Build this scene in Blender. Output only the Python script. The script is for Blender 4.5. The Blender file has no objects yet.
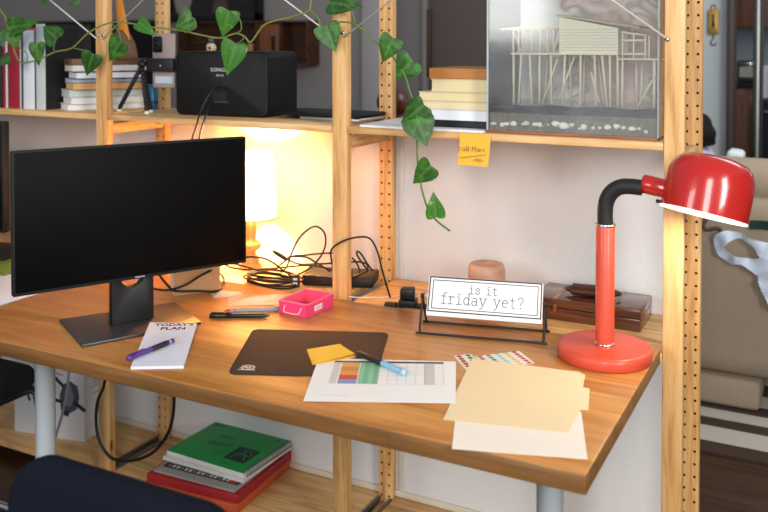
LEAVES = [((-1.222, -0.0542, 1.4716), (-1.0891, -0.0563, 1.4915), 0.0516, 0), ((-1.2064, -0.0517, 1.4552), (-1.194, -0.0548, 1.4045), 0.0485, 2), ((-1.2618, -0.0569, 1.462), (-1.2384, -0.065, 1.4077), 0.0378, 1), ((-1.2367, -0.0433, 1.3762), (-1.28, -0.0593, 1.3463), 0.0304, 1), ((-1.0118, -0.0458, 1.4352), (-1.078, -0.0502, 1.4802), 0.0539, 1), ((-1.0979, -0.0494, 1.4209), (-1.0926, -0.0549, 1.3486), 0.0473, 0), ((-0.8467, -0.0552, 1.3887), (-0.8769, -0.0574, 1.3187), 0.0514, 1), ((-1.0448, -0.0546, 1.5721), (-1.0377, -0.0731, 1.5364), 0.0216, 1), ((-0.9153, -0.0447, 1.5523), (-0.9543, -0.0609, 1.5399), 0.014, 1), ((-0.7407, -0.0452, 1.4287), (-0.7907, -0.0491, 1.3675), 0.0671, 0), ((-0.6628, -0.053, 1.4854), (-0.5913, -0.0656, 1.4477), 0.0356, 2), ((-0.465, -0.0463, 1.4978), (-0.5174, -0.0634, 1.4662), 0.0596, 0), ((-0.3341, -0.0439, 1.5131), (-0.3578, -0.0457, 1.4383), 0.0514, 2), ((-0.3068, -0.0483, 1.42), (-0.3336, -0.0617, 1.33), 0.0601, 2), ((-0.3351, -0.0499, 1.4326), (-0.3624, -0.0535, 1.4114), 0.0211, 2), ((-0.0105, -0.0504, 1.4679), (0.0196, -0.0522, 1.4005), 0.0556, 0), ((-0.0025, -0.043, 1.5289), (0.101, -0.0604, 1.5183), 0.0498, 1), ((0.1878, -0.0492, 1.4357), (0.1565, -0.0552, 1.3718), 0.0537, 0), ((0.2388, -0.0435, 1.38), (0.195, -0.0549, 1.3303), 0.0614, 0), ((0.2725, -0.0439, 1.2673), (0.2136, -0.0608, 1.2183), 0.0506, 0), ((0.2559, -0.0499, 1.2318), (0.2875, -0.0581, 1.1663), 0.0608, 0), ((0.294, -0.0484, 1.1155), (0.2428, -0.057, 1.0665), 0.0506, 0), ((0.311, -0.0554, 0.9902), (0.3055, -0.0615, 1.0532), 0.0398, 2)]
VINES = [[(-1.3044, -0.045, 1.5523), (-1.2755, -0.045, 1.5318), (-1.2518, -0.045, 1.5083), (-1.2426, -0.045, 1.4818), (-1.2334, -0.045, 1.462), (-1.2105, -0.045, 1.3994), (-1.1827, -0.045, 1.3603), (-1.1361, -0.045, 1.3608), (-1.09, -0.045, 1.3709), (-1.022, -0.045, 1.3938), (-0.947, -0.045, 1.4068), (-0.8819, -0.045, 1.4506), (-0.8143, -0.045, 1.4779), (-0.7444, -0.045, 1.4864), (-0.6253, -0.045, 1.4703), (-0.5184, -0.045, 1.4607), (-0.4335, -0.045, 1.4457), (-0.3654, -0.045, 1.4369), (-0.3091, -0.045, 1.4495), (-0.2781, -0.045, 1.4395), (-0.2577, -0.045, 1.4256), (-0.2169, -0.045, 1.4697), (-0.1802, -0.045, 1.4831), (-0.1343, -0.045, 1.4908), (-0.0796, -0.045, 1.5049), (-0.0638, -0.045, 1.514), (-0.0606, -0.045, 1.538), (-0.0574, -0.045, 1.5593)], [(-0.0669, -0.045, 1.514), (-0.0387, -0.045, 1.4896), (-0.0262, -0.045, 1.4655), (0.0078, -0.045, 1.4744), (0.0444, -0.045, 1.478), (0.0835, -0.045, 1.4672), (0.1424, -0.045, 1.4204), (0.1714, -0.045, 1.4076), (0.1943, -0.045, 1.3745), (0.2199, -0.045, 1.3393), (0.234, -0.045, 1.299), (0.248, -0.045, 1.2665), (0.2564, -0.045, 1.2163), (0.2537, -0.045, 1.1656), (0.2565, -0.045, 1.1152), (0.2677, -0.045, 1.0527), (0.2844, -0.045, 1.0061), (0.3091, -0.045, 0.9782), (0.3444, -0.045, 0.9566)], [(-1.0209, -0.05, 1.3939), (-1.0207, -0.05, 1.413), (-1.0115, -0.05, 1.4352)], [(-1.1442, -0.05, 1.3575), (-1.1438, -0.05, 1.3868), (-1.1761, -0.05, 1.4062), (-1.204, -0.05, 1.4323)], [(-0.9373, -0.05, 1.4069), (-0.8816, -0.05, 1.3977), (-0.852, -0.05, 1.3886)], [(-0.7722, -0.05, 1.4805), (-0.7479, -0.05, 1.4621), (-0.736, -0.05, 1.4287)], [(-0.6207, -0.05, 1.4702), (-0.6439, -0.05, 1.4912), (-0.6636, -0.05, 1.4854)], [(-0.4881, -0.05, 1.4517), (-0.4512, -0.05, 1.4659), (-0.451, -0.05, 1.4889), (-0.4656, -0.05, 1.4978)], [(-0.3054, -0.05, 1.4508), (-0.2881, -0.05, 1.4591), (-0.2914, -0.05, 1.4871), (-0.3259, -0.05, 1.5128)], [(-0.2744, -0.05, 1.4395), (-0.2917, -0.05, 1.4256), (-0.3055, -0.05, 1.42)], [(0.0773, -0.05, 1.4723), (0.0684, -0.05, 1.5089), (0.0474, -0.05, 1.5197)], [(0.2867, -0.05, 1.0072), (0.3004, -0.05, 0.9958), (0.3086, -0.05, 0.989)]]
DESK_CABLES = [[(-0.229, 0.06, 0.7587), (-0.21, 0.06, 0.7791), (-0.2124, 0.08, 0.8017), (-0.188, 0.08, 0.8498), (-0.1612, 0.08, 0.8798), (-0.1269, 0.08, 0.8989), (-0.0982, 0.08, 0.8861), (-0.092, 0.08, 0.8555), (-0.1035, 0.08, 0.8229), (-0.1271, 0.08, 0.7934), (-0.1562, 0.08, 0.7696), (-0.1829, 0.08, 0.755)], [(-0.2727, 0.1, 0.7579), (-0.223, 0.1, 0.7961), (-0.1796, 0.1, 0.8056), (-0.1316, 0.1, 0.8155), (-0.0819, 0.1, 0.8233), (-0.0586, 0.1, 0.8214)], [(-0.2473, 0.12, 0.789), (-0.187, 0.12, 0.7958), (-0.1548, 0.12, 0.7857), (-0.1228, 0.12, 0.7735), (-0.1018, 0.12, 0.7624)], [(-0.3607, 0.02, 0.775), (-0.3297, 0.02, 0.7992), (-0.2937, 0.02, 0.8055), (-0.2609, 0.02, 0.8047), (-0.2285, 0.02, 0.795), (-0.1965, 0.02, 0.7787), (-0.1648, 0.02, 0.7625)], [(-0.4295, 0.05, 0.7648), (-0.4064, 0.05, 0.7558), (-0.3493, 0.05, 0.7556), (-0.2657, 0.05, 0.7679), (-0.206, 0.05, 0.7796), (-0.1423, 0.05, 0.7916), (-0.0955, 0.05, 0.7949), (-0.0521, 0.05, 0.7891), (-0.0293, 0.05, 0.7853)], [(-0.2355, 0.09, 0.7923), (-0.1893, 0.09, 0.7816), (-0.1255, 0.09, 0.789), (-0.0759, 0.09, 0.7971), (-0.0426, 0.09, 0.8032)], [(-0.385, 0.0, 0.7789), (-0.3512, 0.0, 0.7829), (-0.3068, 0.0, 0.7791), (-0.2577, 0.0, 0.7737), (-0.1883, 0.0, 0.7732)], [(-0.0434, 0.04, 0.7951), (-0.0425, 0.03, 0.822), (-0.0248, -0.005, 0.851), (-0.0123, -0.012, 0.8706), (0.018, -0.012, 0.8905), (0.0559, -0.012, 0.9039), (0.0895, -0.01, 0.9079), (0.1027, 0.0, 0.8946), (0.1185, 0.0, 0.8659), (0.1238, 0.01, 0.8267), (0.1344, 0.02, 0.7739), (0.1398, 0.03, 0.7438)], [(-0.0168, 0.1, 0.8169), (-0.0027, 0.1, 0.8036), (0.0069, 0.1, 0.7848), (0.0052, 0.1, 0.7772)], [(0.049, 0.1, 0.7874), (0.0323, 0.1, 0.8052), (0.0126, 0.1, 0.8301), (-0.0004, 0.1, 0.8371), (-0.0004, 0.1, 0.8262), (0.0154, 0.1, 0.8057), (0.035, 0.1, 0.7857)], [(-0.0357, 0.115, 0.7999), (0.0071, 0.115, 0.8038), (0.0241, 0.115, 0.7959), (0.0196, 0.115, 0.7779), (-0.0243, 0.115, 0.7575), (-0.0444, 0.115, 0.7525)]]
PLUG = [(-0.2795, 0.09, 0.8095), (-0.2327, 0.09, 0.7903)]
SPEAKER_CABLES = [[(-0.4714, 0.09, 1.289), (-0.4595, 0.06, 1.289), (-0.4276, 0.0, 1.284), (-0.4351, -0.02, 1.2593), (-0.4506, -0.03, 1.2169), (-0.476, -0.02, 1.1724), (-0.5232, 0.02, 1.1312), (-0.5583, 0.06, 1.0891), (-0.5871, 0.1, 1.0033)], [(-0.5044, 0.09, 1.2341), (-0.4846, 0.06, 1.235), (-0.4481, 0.0, 1.2202), (-0.4415, -0.025, 1.1957), (-0.4558, -0.02, 1.168), (-0.4955, 0.02, 1.1326), (-0.5321, 0.06, 1.0906), (-0.5634, 0.1, 1.005)]]
MONITOR_CABLES = [[(-0.4228, -0.33, 0.7964), (-0.4116, -0.3, 0.7835), (-0.4237, -0.25, 0.7624), (-0.4044, -0.22, 0.755), (-0.3636, -0.2, 0.7696), (-0.3481, -0.16, 0.7859), (-0.3414, -0.1, 0.7947), (-0.3171, -0.06, 0.8133)], [(-0.3961, -0.28, 0.8341), (-0.3992, -0.26, 0.8034), (-0.3958, -0.24, 0.7777), (-0.3922, -0.22, 0.7566), (-0.382, -0.2, 0.7495), (-0.3463, -0.17, 0.7476), (-0.3277, -0.11, 0.7339), (-0.3499, -0.05, 0.742), (-0.3982, 0.0, 0.7443), (-0.4235, 0.02, 0.7417)]]
LOOP = [(-0.7689, -0.08, 0.4884), (-0.7865, -0.08, 0.3777), (-0.8119, -0.08, 0.3266), (-0.821, -0.08, 0.2627), (-0.8091, -0.08, 0.203), (-0.7722, -0.08, 0.1645), (-0.7314, -0.08, 0.1581), (-0.6631, -0.08, 0.1732), (-0.5963, -0.08, 0.209), (-0.5498, -0.08, 0.2577), (-0.523, -0.08, 0.3077), (-0.5112, -0.08, 0.3689), (-0.5105, -0.08, 0.4719)]
GREYCABLE = [(-0.9506, -0.06, 0.4844), (-0.9562, -0.06, 0.3878), (-0.9657, -0.06, 0.3222), (-0.9889, -0.06, 0.2375), (-1.0211, -0.06, 0.1566)]
ROUTERCABLE= [(-0.0573, 0.0374, 0.735), (-0.0046, 0.0169, 0.735), (0.0417, 0.0129, 0.735), (0.0839, 0.0349, 0.735), (0.1238, 0.0612, 0.735), (0.1446, 0.0944, 0.735), (0.1564, 0.1253, 0.735), (0.1772, 0.138, 0.735)]
BRACES = [[(-1.0882, -0.004, 1.5625), (-0.8817, -0.004, 1.4351)], [(-0.6899, -0.004, 1.5537), (-0.8561, -0.004, 1.4351)], [(-0.1715, -0.004, 1.5422), (-0.0387, -0.004, 1.4554)], [(0.1561, -0.004, 1.5323), (0.0176, -0.004, 1.4389)], [(0.7308, -0.004, 1.5222), (0.8516, -0.004, 1.4344)]]
import bpy, bmesh, math, random
from mathutils import Matrix, Vector
SC = bpy.context.scene
COL = SC.collection
R = math.radians
random.seed(11)

# ---------------------------------------------------------------- materials
def lin(h):
    h = h.lstrip('#')
    c = [int(h[i:i+2], 16)/255 for i in (0, 2, 4)]
    return tuple((x/12.92 if x <= .04045 else ((x+.055)/1.055)**2.4) for x in c) + (1,)

MATS = {}
def base_mat(name):
    m = bpy.data.materials.new(name); m.use_nodes = True
    nt = m.node_tree
    return m, nt, nt.nodes['Principled BSDF']

def mat(name, h, rough=.5, metal=0, bump=0, bscale=60, var=0, vscale=6, coat=0, spec=.5, trans=0, emit=0, alpha=1, ior=1.45, sheen=0):
    if name in MATS: return MATS[name]
    m, nt, b = base_mat(name)
    c = lin(h)
    b.inputs['Base Color'].default_value = c
    b.inputs['Roughness'].default_value = rough
    b.inputs['Metallic'].default_value = metal
    b.inputs['Coat Weight'].default_value = coat
    b.inputs['Specular IOR Level'].default_value = spec
    b.inputs['Transmission Weight'].default_value = trans
    b.inputs['IOR'].default_value = ior
    b.inputs['Alpha'].default_value = alpha
    b.inputs['Sheen Weight'].default_value = sheen
    if emit:
        b.inputs['Emission Color'].default_value = c
        b.inputs['Emission Strength'].default_value = emit
    tc = nt.nodes.new('ShaderNodeTexCoord')
    n = nt.nodes.new('ShaderNodeTexNoise'); n.inputs['Scale'].default_value = vscale; n.inputs['Detail'].default_value = 4
    nt.links.new(tc.outputs['Object'], n.inputs['Vector'])
    mx = nt.nodes.new('ShaderNodeMixRGB'); mx.blend_type = 'MULTIPLY'
    v = max(0, 1-max(var, .03)*1.6)
    mx.inputs['Color1'].default_value = c; mx.inputs['Color2'].default_value = (v, v, v, 1)
    nt.links.new(n.outputs['Fac'], mx.inputs['Fac']); nt.links.new(mx.outputs['Color'], b.inputs['Base Color'])
    if bump:
        n2 = nt.nodes.new('ShaderNodeTexNoise'); n2.inputs['Scale'].default_value = bscale; n2.inputs['Detail'].default_value = 3
        nt.links.new(tc.outputs['Object'], n2.inputs['Vector'])
        bp = nt.nodes.new('ShaderNodeBump'); bp.inputs['Strength'].default_value = bump; bp.inputs['Distance'].default_value = .004
        nt.links.new(n2.outputs['Fac'], bp.inputs['Height']); nt.links.new(bp.outputs['Normal'], b.inputs['Normal'])
    MATS[name] = m
    return m

def wood(name, dark, mid, light, axis='Z', rough=.45, knots=True, scale=1.0, staves=None, coat=0.0):
    if name in MATS: return MATS[name]
    m, nt, b = base_mat(name)
    N, Lk = nt.nodes, nt.links
    tc = N.new('ShaderNodeTexCoord'); mp = N.new('ShaderNodeMapping')
    s = {'X': (1.1, 14, 14), 'Y': (14, 1.1, 14), 'Z': (14, 14, 1.1)}[axis]
    mp.inputs['Scale'].default_value = [x*scale for x in s]
    Lk.new(tc.outputs['Object'], mp.inputs['Vector'])
    n = N.new('ShaderNodeTexNoise'); n.inputs['Scale'].default_value = 2.2; n.inputs['Detail'].default_value = 5; n.inputs['Distortion'].default_value = 1.1
    Lk.new(mp.outputs['Vector'], n.inputs['Vector'])
    w = N.new('ShaderNodeTexNoise'); w.inputs['Scale'].default_value = 11; w.inputs['Detail'].default_value = 2; w.inputs['Distortion'].default_value = .3
    Lk.new(mp.outputs['Vector'], w.inputs['Vector'])
    ad = N.new('ShaderNodeMath'); ad.operation = 'MULTIPLY_ADD'; ad.inputs[1].default_value = .35
    Lk.new(w.outputs['Fac'], ad.inputs[0]); Lk.new(n.outputs['Fac'], ad.inputs[2])
    rp = N.new('ShaderNodeValToRGB'); e = rp.color_ramp.elements
    e[0].position = .48; e[0].color = lin(dark); e[1].position = .86; e[1].color = lin(light)
    k = e.new(.66); k.color = lin(mid)
    Lk.new(ad.outputs[0], rp.inputs['Fac'])
    col = rp.outputs['Color']
    if staves:
        mp2 = N.new('ShaderNodeMapping'); Lk.new(tc.outputs['Object'], mp2.inputs['Vector'])
        bt = N.new('ShaderNodeTexBrick'); Lk.new(mp2.outputs['Vector'], bt.inputs['Vector'])
        bt.inputs['Scale'].default_value = 1; bt.inputs['Brick Width'].default_value = staves[0]; bt.inputs['Row Height'].default_value = staves[1]
        bt.inputs['Mortar Size'].default_value = staves[2]; bt.inputs['Bias'].default_value = 0
        bt.inputs['Color1'].default_value = (1, 1, 1, 1); v = staves[3]; bt.inputs['Color2'].default_value = (v, v*.97, v*.93, 1); bt.inputs['Mortar'].default_value = (v*.8, v*.75, v*.7, 1)
        mx = N.new('ShaderNodeMixRGB'); mx.blend_type = 'MULTIPLY'; mx.inputs['Fac'].default_value = 1
        Lk.new(col, mx.inputs['Color1']); Lk.new(bt.outputs['Color'], mx.inputs['Color2']); col = mx.outputs['Color']
    if knots:
        mp3 = N.new('ShaderNodeMapping'); Lk.new(tc.outputs['Object'], mp3.inputs['Vector'])
        ks = {'X': (5, 12, 12), 'Y': (12, 5, 12), 'Z': (12, 12, 5)}[axis]
        mp3.inputs['Scale'].default_value = ks
        vo = N.new('ShaderNodeTexVoronoi'); vo.inputs['Scale'].default_value = 1; Lk.new(mp3.outputs['Vector'], vo.inputs['Vector'])
        kr = N.new('ShaderNodeValToRGB'); ke = kr.color_ramp.elements
        ke[0].position = .05; ke[0].color = (.22, .1, .04, 1); ke[1].position = .13; ke[1].color = (1, 1, 1, 1)
        Lk.new(vo.outputs['Distance'], kr.inputs['Fac'])
        mk = N.new('ShaderNodeMixRGB'); mk.blend_type = 'MULTIPLY'; mk.inputs['Fac'].default_value = .9
        Lk.new(col, mk.inputs['Color1']); Lk.new(kr.outputs['Color'], mk.inputs['Color2']); col = mk.outputs['Color']
    Lk.new(col, b.inputs['Base Color'])
    b.inputs['Roughness'].default_value = rough; b.inputs['Coat Weight'].default_value = coat; b.inputs['Coat Roughness'].default_value = .25
    bp = N.new('ShaderNodeBump'); bp.inputs['Strength'].default_value = .06; bp.inputs['Distance'].default_value = .002
    Lk.new(w.outputs['Fac'], bp.inputs['Height']); Lk.new(bp.outputs['Normal'], b.inputs['Normal'])
    MATS[name] = m
    return m

def glassy(name, h, mix=.8, rough=.02, haze=0):
    """thin clear sheet: transparent + fresnel gloss (+ a pale diffuse haze painted in for reflections)"""
    if name in MATS: return MATS[name]
    m = bpy.data.materials.new(name); m.use_nodes = True
    nt = m.node_tree; N, Lk = nt.nodes, nt.links
    N.clear()
    out = N.new('ShaderNodeOutputMaterial')
    t = N.new('ShaderNodeBsdfTransparent'); t.inputs['Color'].default_value = lin(h)
    g = N.new('ShaderNodeBsdfGlossy'); g.inputs['Roughness'].default_value = rough
    fr = N.new('ShaderNodeFresnel'); fr.inputs['IOR'].default_value = 1.5
    mul = N.new('ShaderNodeMath'); mul.operation = 'MULTIPLY_ADD'; mul.inputs[1].default_value = 1.2; mul.inputs[2].default_value = 1-mix
    Lk.new(fr.outputs[0], mul.inputs[0])
    mx = N.new('ShaderNodeMixShader'); Lk.new(mul.outputs[0], mx.inputs[0]); Lk.new(t.outputs[0], mx.inputs[1]); Lk.new(g.outputs[0], mx.inputs[2])
    last = mx
    if haze:
        d = N.new('ShaderNodeBsdfDiffuse'); d.inputs['Color'].default_value = (.85, .87, .9, 1)  # pale haze colours misty reflections into the panes
        tc = N.new('ShaderNodeTexCoord'); n = N.new('ShaderNodeTexNoise'); n.inputs['Scale'].default_value = 5; n.inputs['Detail'].default_value = 4
        Lk.new(tc.outputs['Object'], n.inputs['Vector'])
        rr = N.new('ShaderNodeMapRange'); rr.inputs['From Min'].default_value = .35; rr.inputs['From Max'].default_value = .75
        rr.inputs['To Min'].default_value = haze*.3; rr.inputs['To Max'].default_value = haze*1.6
        Lk.new(n.outputs['Fac'], rr.inputs['Value'])
        m2 = N.new('ShaderNodeMixShader'); Lk.new(rr.outputs[0], m2.inputs[0]); Lk.new(mx.outputs[0], m2.inputs[1]); Lk.new(d.outputs[0], m2.inputs[2]); last = m2
    Lk.new(last.outputs[0], out.inputs['Surface'])
    MATS[name] = m
    return m

def leaf_mat(name, a, b_, amount):
    m, nt, b = base_mat(name); N, Lk = nt.nodes, nt.links
    tc = N.new('ShaderNodeTexCoord'); n = N.new('ShaderNodeTexNoise'); n.inputs['Scale'].default_value = 38; n.inputs['Detail'].default_value = 3; n.inputs['Distortion'].default_value = 1
    Lk.new(tc.outputs['Object'], n.inputs['Vector'])
    rp = N.new('ShaderNodeValToRGB'); e = rp.color_ramp.elements
    e[0].position = amount; e[0].color = lin(a); e[1].position = amount+.16; e[1].color = lin(b_)
    Lk.new(n.outputs['Fac'], rp.inputs['Fac'])
    at = N.new('ShaderNodeAttribute'); at.attribute_name = 'vein'
    mx = N.new('ShaderNodeMixRGB'); mx.inputs['Color2'].default_value = lin('#86ad55')
    ml = N.new('ShaderNodeMath'); ml.operation = 'MULTIPLY'; ml.inputs[1].default_value = .22
    Lk.new(at.outputs['Fac'], ml.inputs[0]); Lk.new(ml.outputs[0], mx.inputs['Fac']); Lk.new(rp.outputs['Color'], mx.inputs['Color1'])
    Lk.new(mx.outputs['Color'], b.inputs['Base Color'])
    b.inputs['Roughness'].default_value = .42; b.inputs['Specular IOR Level'].default_value = .35
    b.inputs['Subsurface Weight'].default_value = 0
    return m

# ---------------------------------------------------------------- mesh builder
def rot2(z=0, x=0, y=0):
    return Matrix.Rotation(z, 4, 'Z') @ Matrix.Rotation(y, 4, 'Y') @ Matrix.Rotation(x, 4, 'X')
def tf(loc=(0, 0, 0), z=0, x=0, y=0):
    return Matrix.Translation(loc) @ rot2(z, x, y)

class MB:
    def __init__(s):
        s.bm = bmesh.new(); s.mats = []
        s.smooth_angle = 40
    def mi(s, m):
        if m not in s.mats: s.mats.append(m)
        return s.mats.index(m)
    def _merge(s, b, m, M=None, smooth=True):
        i = s.mi(m)
        for f in b.faces: f.material_index = i; f.smooth = smooth
        if M is not None: b.transform(M)
        me = bpy.data.meshes.new('tmp'); b.to_mesh(me); b.free()
        s.bm.from_mesh(me); bpy.data.meshes.remove(me)
        return s
    def box(s, c, d, m, bev=0, M=None, seg=2):
        b = bmesh.new(); bmesh.ops.create_cube(b, size=1)
        b.transform(Matrix.Translation(c) @ Matrix.Diagonal((*d, 1)))
        if bev: bmesh.ops.bevel(b, geom=list(b.edges), offset=min(bev, min(d)*.49), segments=seg, affect='EDGES', profile=.5)
        return s._merge(b, m, M, smooth=bool(bev))
    def prism(s, pts, z0, z1, m, M=None, bev=0, smooth=False):
        b = bmesh.new()
        vs = [b.verts.new((p[0], p[1], z0)) for p in pts]
        f = b.faces.new(vs)
        r = bmesh.ops.extrude_face_region(b, geom=[f])
        for v in r['geom']:
            if isinstance(v, bmesh.types.BMVert): v.co.z = z1
        bmesh.ops.recalc_face_normals(b, faces=list(b.faces))
        if bev: bmesh.ops.bevel(b, geom=[e for e in b.edges if abs(e.verts[0].co.z-e.verts[1].co.z) < 1e-7] if len(pts) > 12 else list(b.edges), offset=bev, segments=4 if bev > .01 else 2, affect='EDGES', profile=.5)
        return s._merge(b, m, M, smooth=smooth or bool(bev))
    def flat(s, pts, m, M=None):
        b = bmesh.new(); b.faces.new([b.verts.new(p if len(p) == 3 else (*p, 0)) for p in pts])
        return s._merge(b, m, M, smooth=False)
    def lathe(s, prof, m, M=None, n=32, cap=True, sx=1, sy=1):
        b = bmesh.new(); rings = []
        for r, z in prof:
            if r < 1e-6: rings.append([b.verts.new((0, 0, z))])
            else: rings.append([b.verts.new((r*sx*math.cos(2*math.pi*k/n), r*sy*math.sin(2*math.pi*k/n), z)) for k in range(n)])
        for A, B in zip(rings, rings[1:]):
            for k in range(n):
                a0, a1 = A[k % len(A)], A[(k+1) % len(A)]; b0, b1 = B[k % len(B)], B[(k+1) % len(B)]
                vs = []
                for v in (a0, a1, b1, b0):
                    if v not in vs: vs.append(v)
                if len(vs) > 2: b.faces.new(vs)
        if cap:
            for rg in (rings[0], rings[-1]):
                if len(rg) > 2: b.faces.new(rg)
        bmesh.ops.recalc_face_normals(b, faces=list(b.faces))
        return s._merge(b, m, M)
    def tube(s, pts, r, m, n=8, M=None, smooth=3, closed=False):
        P = [Vector(p) for p in pts]
        if smooth and len(P) > 2: P = spline(P, smooth, closed)
        L = len(P); b = bmesh.new(); rings = []
        prev = None
        for i, p in enumerate(P):
            if closed: t = (P[(i+1) % L]-P[i-1])
            else: t = P[min(i+1, L-1)]-P[max(i-1, 0)]
            if t.length < 1e-9: t = Vector((0, 0, 1))
            t.normalize()
            if prev is None:
                u = t.orthogonal().normalized()
            else:
                u = (prev-t*prev.dot(t))
                u = u.normalized() if u.length > 1e-6 else t.orthogonal().normalized()
            prev = u; v = t.cross(u)
            rr = r[min(int(i*len(r)/L), len(r)-1)] if isinstance(r, (list, tuple)) else r
            rings.append([b.verts.new(p+(u*math.cos(2*math.pi*k/n)+v*math.sin(2*math.pi*k/n))*rr) for k in range(n)])
        pr = list(zip(rings, rings[1:])) + ([(rings[-1], rings[0])] if closed else [])
        for A, B in pr:
            for k in range(n): b.faces.new((A[k], A[(k+1) % n], B[(k+1) % n], B[k]))
        if not closed:
            b.faces.new(rings[0][::-1]); b.faces.new(rings[-1])
        return s._merge(b, m, M)
    def ball(s, c, d, m, M=None, sub=3, noise=0, seed=0):
        b = bmesh.new(); bmesh.ops.create_icosphere(b, subdivisions=sub, radius=1)
        if noise:
            rnd = random.Random(seed); ph = [rnd.uniform(0, 6) for _ in range(6)]
            for v in b.verts:
                v.co *= 1+noise*(math.sin(3*v.co.x+ph[0])+math.sin(4*v.co.y+ph[1])+math.sin(3.5*v.co.z+ph[2]))/3
        b.transform(Matrix.Translation(c) @ Matrix.Diagonal((*d, 1)))
        return s._merge(b, m, M)
    def grid(s, fn, nu, nv, m, M=None):
        b = bmesh.new()
        V = [[b.verts.new(fn(i/nu, j/nv)) for j in range(nv+1)] for i in range(nu+1)]
        for i in range(nu):
            for j in range(nv): b.faces.new((V[i][j], V[i+1][j], V[i+1][j+1], V[i][j+1]))
        return s._merge(b, m, M)
    def build(s, name, parent=None, world=False):
        me = bpy.data.meshes.new(name); s.bm.to_mesh(me); s.bm.free()
        for m in s.mats: me.materials.append(m)
        o = bpy.data.objects.new(name, me); COL.objects.link(o)
        if parent is not None:
            o.parent = parent
            if world: me.transform(WM(parent).inverted())
        return o

def spline(P, k, closed=False):
    out = []; n = len(P)
    rng = range(n) if closed else range(n-1)
    for i in rng:
        if closed: p0, p1, p2, p3 = P[i-1], P[i], P[(i+1) % n], P[(i+2) % n]
        else: p0, p1, p2, p3 = P[max(i-1, 0)], P[i], P[i+1], P[min(i+2, n-1)]
        for j in range(k):
            t = j/k
            out.append(.5*((2*p1)+(p2-p0)*t+(2*p0-5*p1+4*p2-p3)*t*t+(3*p1-p0-3*p2+p3)*t**3))
    if not closed: out.append(P[-1])
    return out

def WM(o):
    M = o.matrix_basis.copy()
    return WM(o.parent) @ M if o.parent else M

def tag(o, label, cat, group=None, kind=None):
    o['label'] = label; o['category'] = cat
    if group: o['group'] = group
    if kind: o['kind'] = kind
    return o
def thing(name, label, cat, loc=(0, 0, 0), rz=0, group=None):
    o = bpy.data.objects.new(name, None); COL.objects.link(o); o.empty_display_size = .05
    o.location = loc; o.rotation_euler = (0, 0, rz)
    return tag(o, label, cat, group)
def struct(mb, name):
    o = mb.build(name); o['kind'] = 'structure'; return o

def text_mesh(name, s, size, m, parent, M, extrude=.0001, align='LEFT', sx=1, bold=0):
    cu = bpy.data.curves.new('txt', 'FONT'); cu.body = s; cu.size = size; cu.extrude = extrude; cu.align_x = align; cu.offset = bold; cu.resolution_u = 2
    t = bpy.data.objects.new('txt', cu); COL.objects.link(t)
    dg = bpy.context.evaluated_depsgraph_get(); dg.update()
    me = bpy.data.meshes.new_from_object(t.evaluated_get(dg))
    bpy.data.objects.remove(t); bpy.data.curves.remove(cu)
    me.transform(M @ Matrix.Diagonal((sx, 1, 1, 1))); me.name = name
    me.materials.clear(); me.materials.append(m)
    o = bpy.data.objects.new(name, me); COL.objects.link(o); o.parent = parent
    return o

def arc(cx, cy, rx, ry, a0, a1, n=12):
    return [(cx+rx*math.cos(R(a0+(a1-a0)*i/n)), cy+ry*math.sin(R(a0+(a1-a0)*i/n))) for i in range(n+1)]
GL = {
 'i': ([[(.22, 1), (.5, 1), (.5, 0)], [(.15, 0), (.85, 0)], arc(.47, 1.36, .05, .05, 0, 360)], 1),
 's': ([[(.78, .72), (.78, .95)], [(.78, .8)]+arc(.48, .76, .3, .24, 30, 200)+[(.5, .5)]+arc(.5, .25, .32, .25, 60, -160), [(.17, .02), (.17, .3)]], 1),
 't': ([[(.38, 1.35), (.38, .25)]+arc(.6, .2, .22, .2, 180, 320), [(.1, 1), (.78, 1)]], .95),
 'f': ([[(.42, 0), (.42, 1.15)]+arc(.66, 1.2, .24, .26, 180, 40), [(.1, 1), (.78, 1)], [(.12, 0), (.75, 0)]], .92),
 'r': ([[(.1, 1), (.36, 1), (.36, 0)], [(.08, 0), (.68, 0)], [(.36, .6)]+arc(.68, .62, .32, .36, 170, 40)], .98),
 'd': ([[(.55, 1.48), (.78, 1.48), (.78, 0), (.97, 0)], arc(.44, .5, .34, .5, 0, 360, 20)], 1.02),
 'a': ([arc(.44, .72, .28, .28, 160, 0, 8)+[(.72, .1), (.78, 0), (.95, 0)], arc(.41, .29, .31, .29, 0, 360, 16)], 1),
 'y': ([[(.14, 1), (.5, .05)], [(.88, 1), (.4, -.3), (.2, -.45), (.05, -.42)], [(0, 1), (.32, 1)], [(.7, 1), (1.02, 1)]], 1.02),
 'e': ([[(.14, .55), (.86, .55)]+arc(.5, .5, .36, .5, 10, 315, 20)], 1),
 '?': ([arc(.48, 1.12, .34, .34, 180, -40, 12)+[(.52, .7), (.5, .4)], arc(.5, .05, .05, .05, 0, 360)], .9),
 ' ': ([], .75),
}
def strokes(mb, lines, w, m, M, z=0):
    for ln in lines:
        if len(ln) < 2: continue
        for k, (p, q) in enumerate(zip(ln, ln[1:])):
            d = Vector((q[0]-p[0], q[1]-p[1]))
            if d.length < 1e-7: continue
            d.normalize(); n = Vector((-d.y, d.x))*w/2; e = d*w*.35
            zz = z+(k % 2)*2e-6
            mb.flat([(p[0]-e.x-n.x, p[1]-e.y-n.y, zz), (q[0]+e.x-n.x, q[1]+e.y-n.y, zz), (q[0]+e.x+n.x, q[1]+e.y+n.y, zz), (p[0]-e.x+n.x, p[1]-e.y+n.y, zz)], m, M)
def write(mb, s, x, y, h, w, m, M, adv=1.0, z=0):
    for ch in s:
        ls, a = GL[ch]
        strokes(mb, [[(x+px*h, y+py*h) for px, py in l] for l in ls], w, m, M, z)
        x += a*h*adv
    return x

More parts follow.
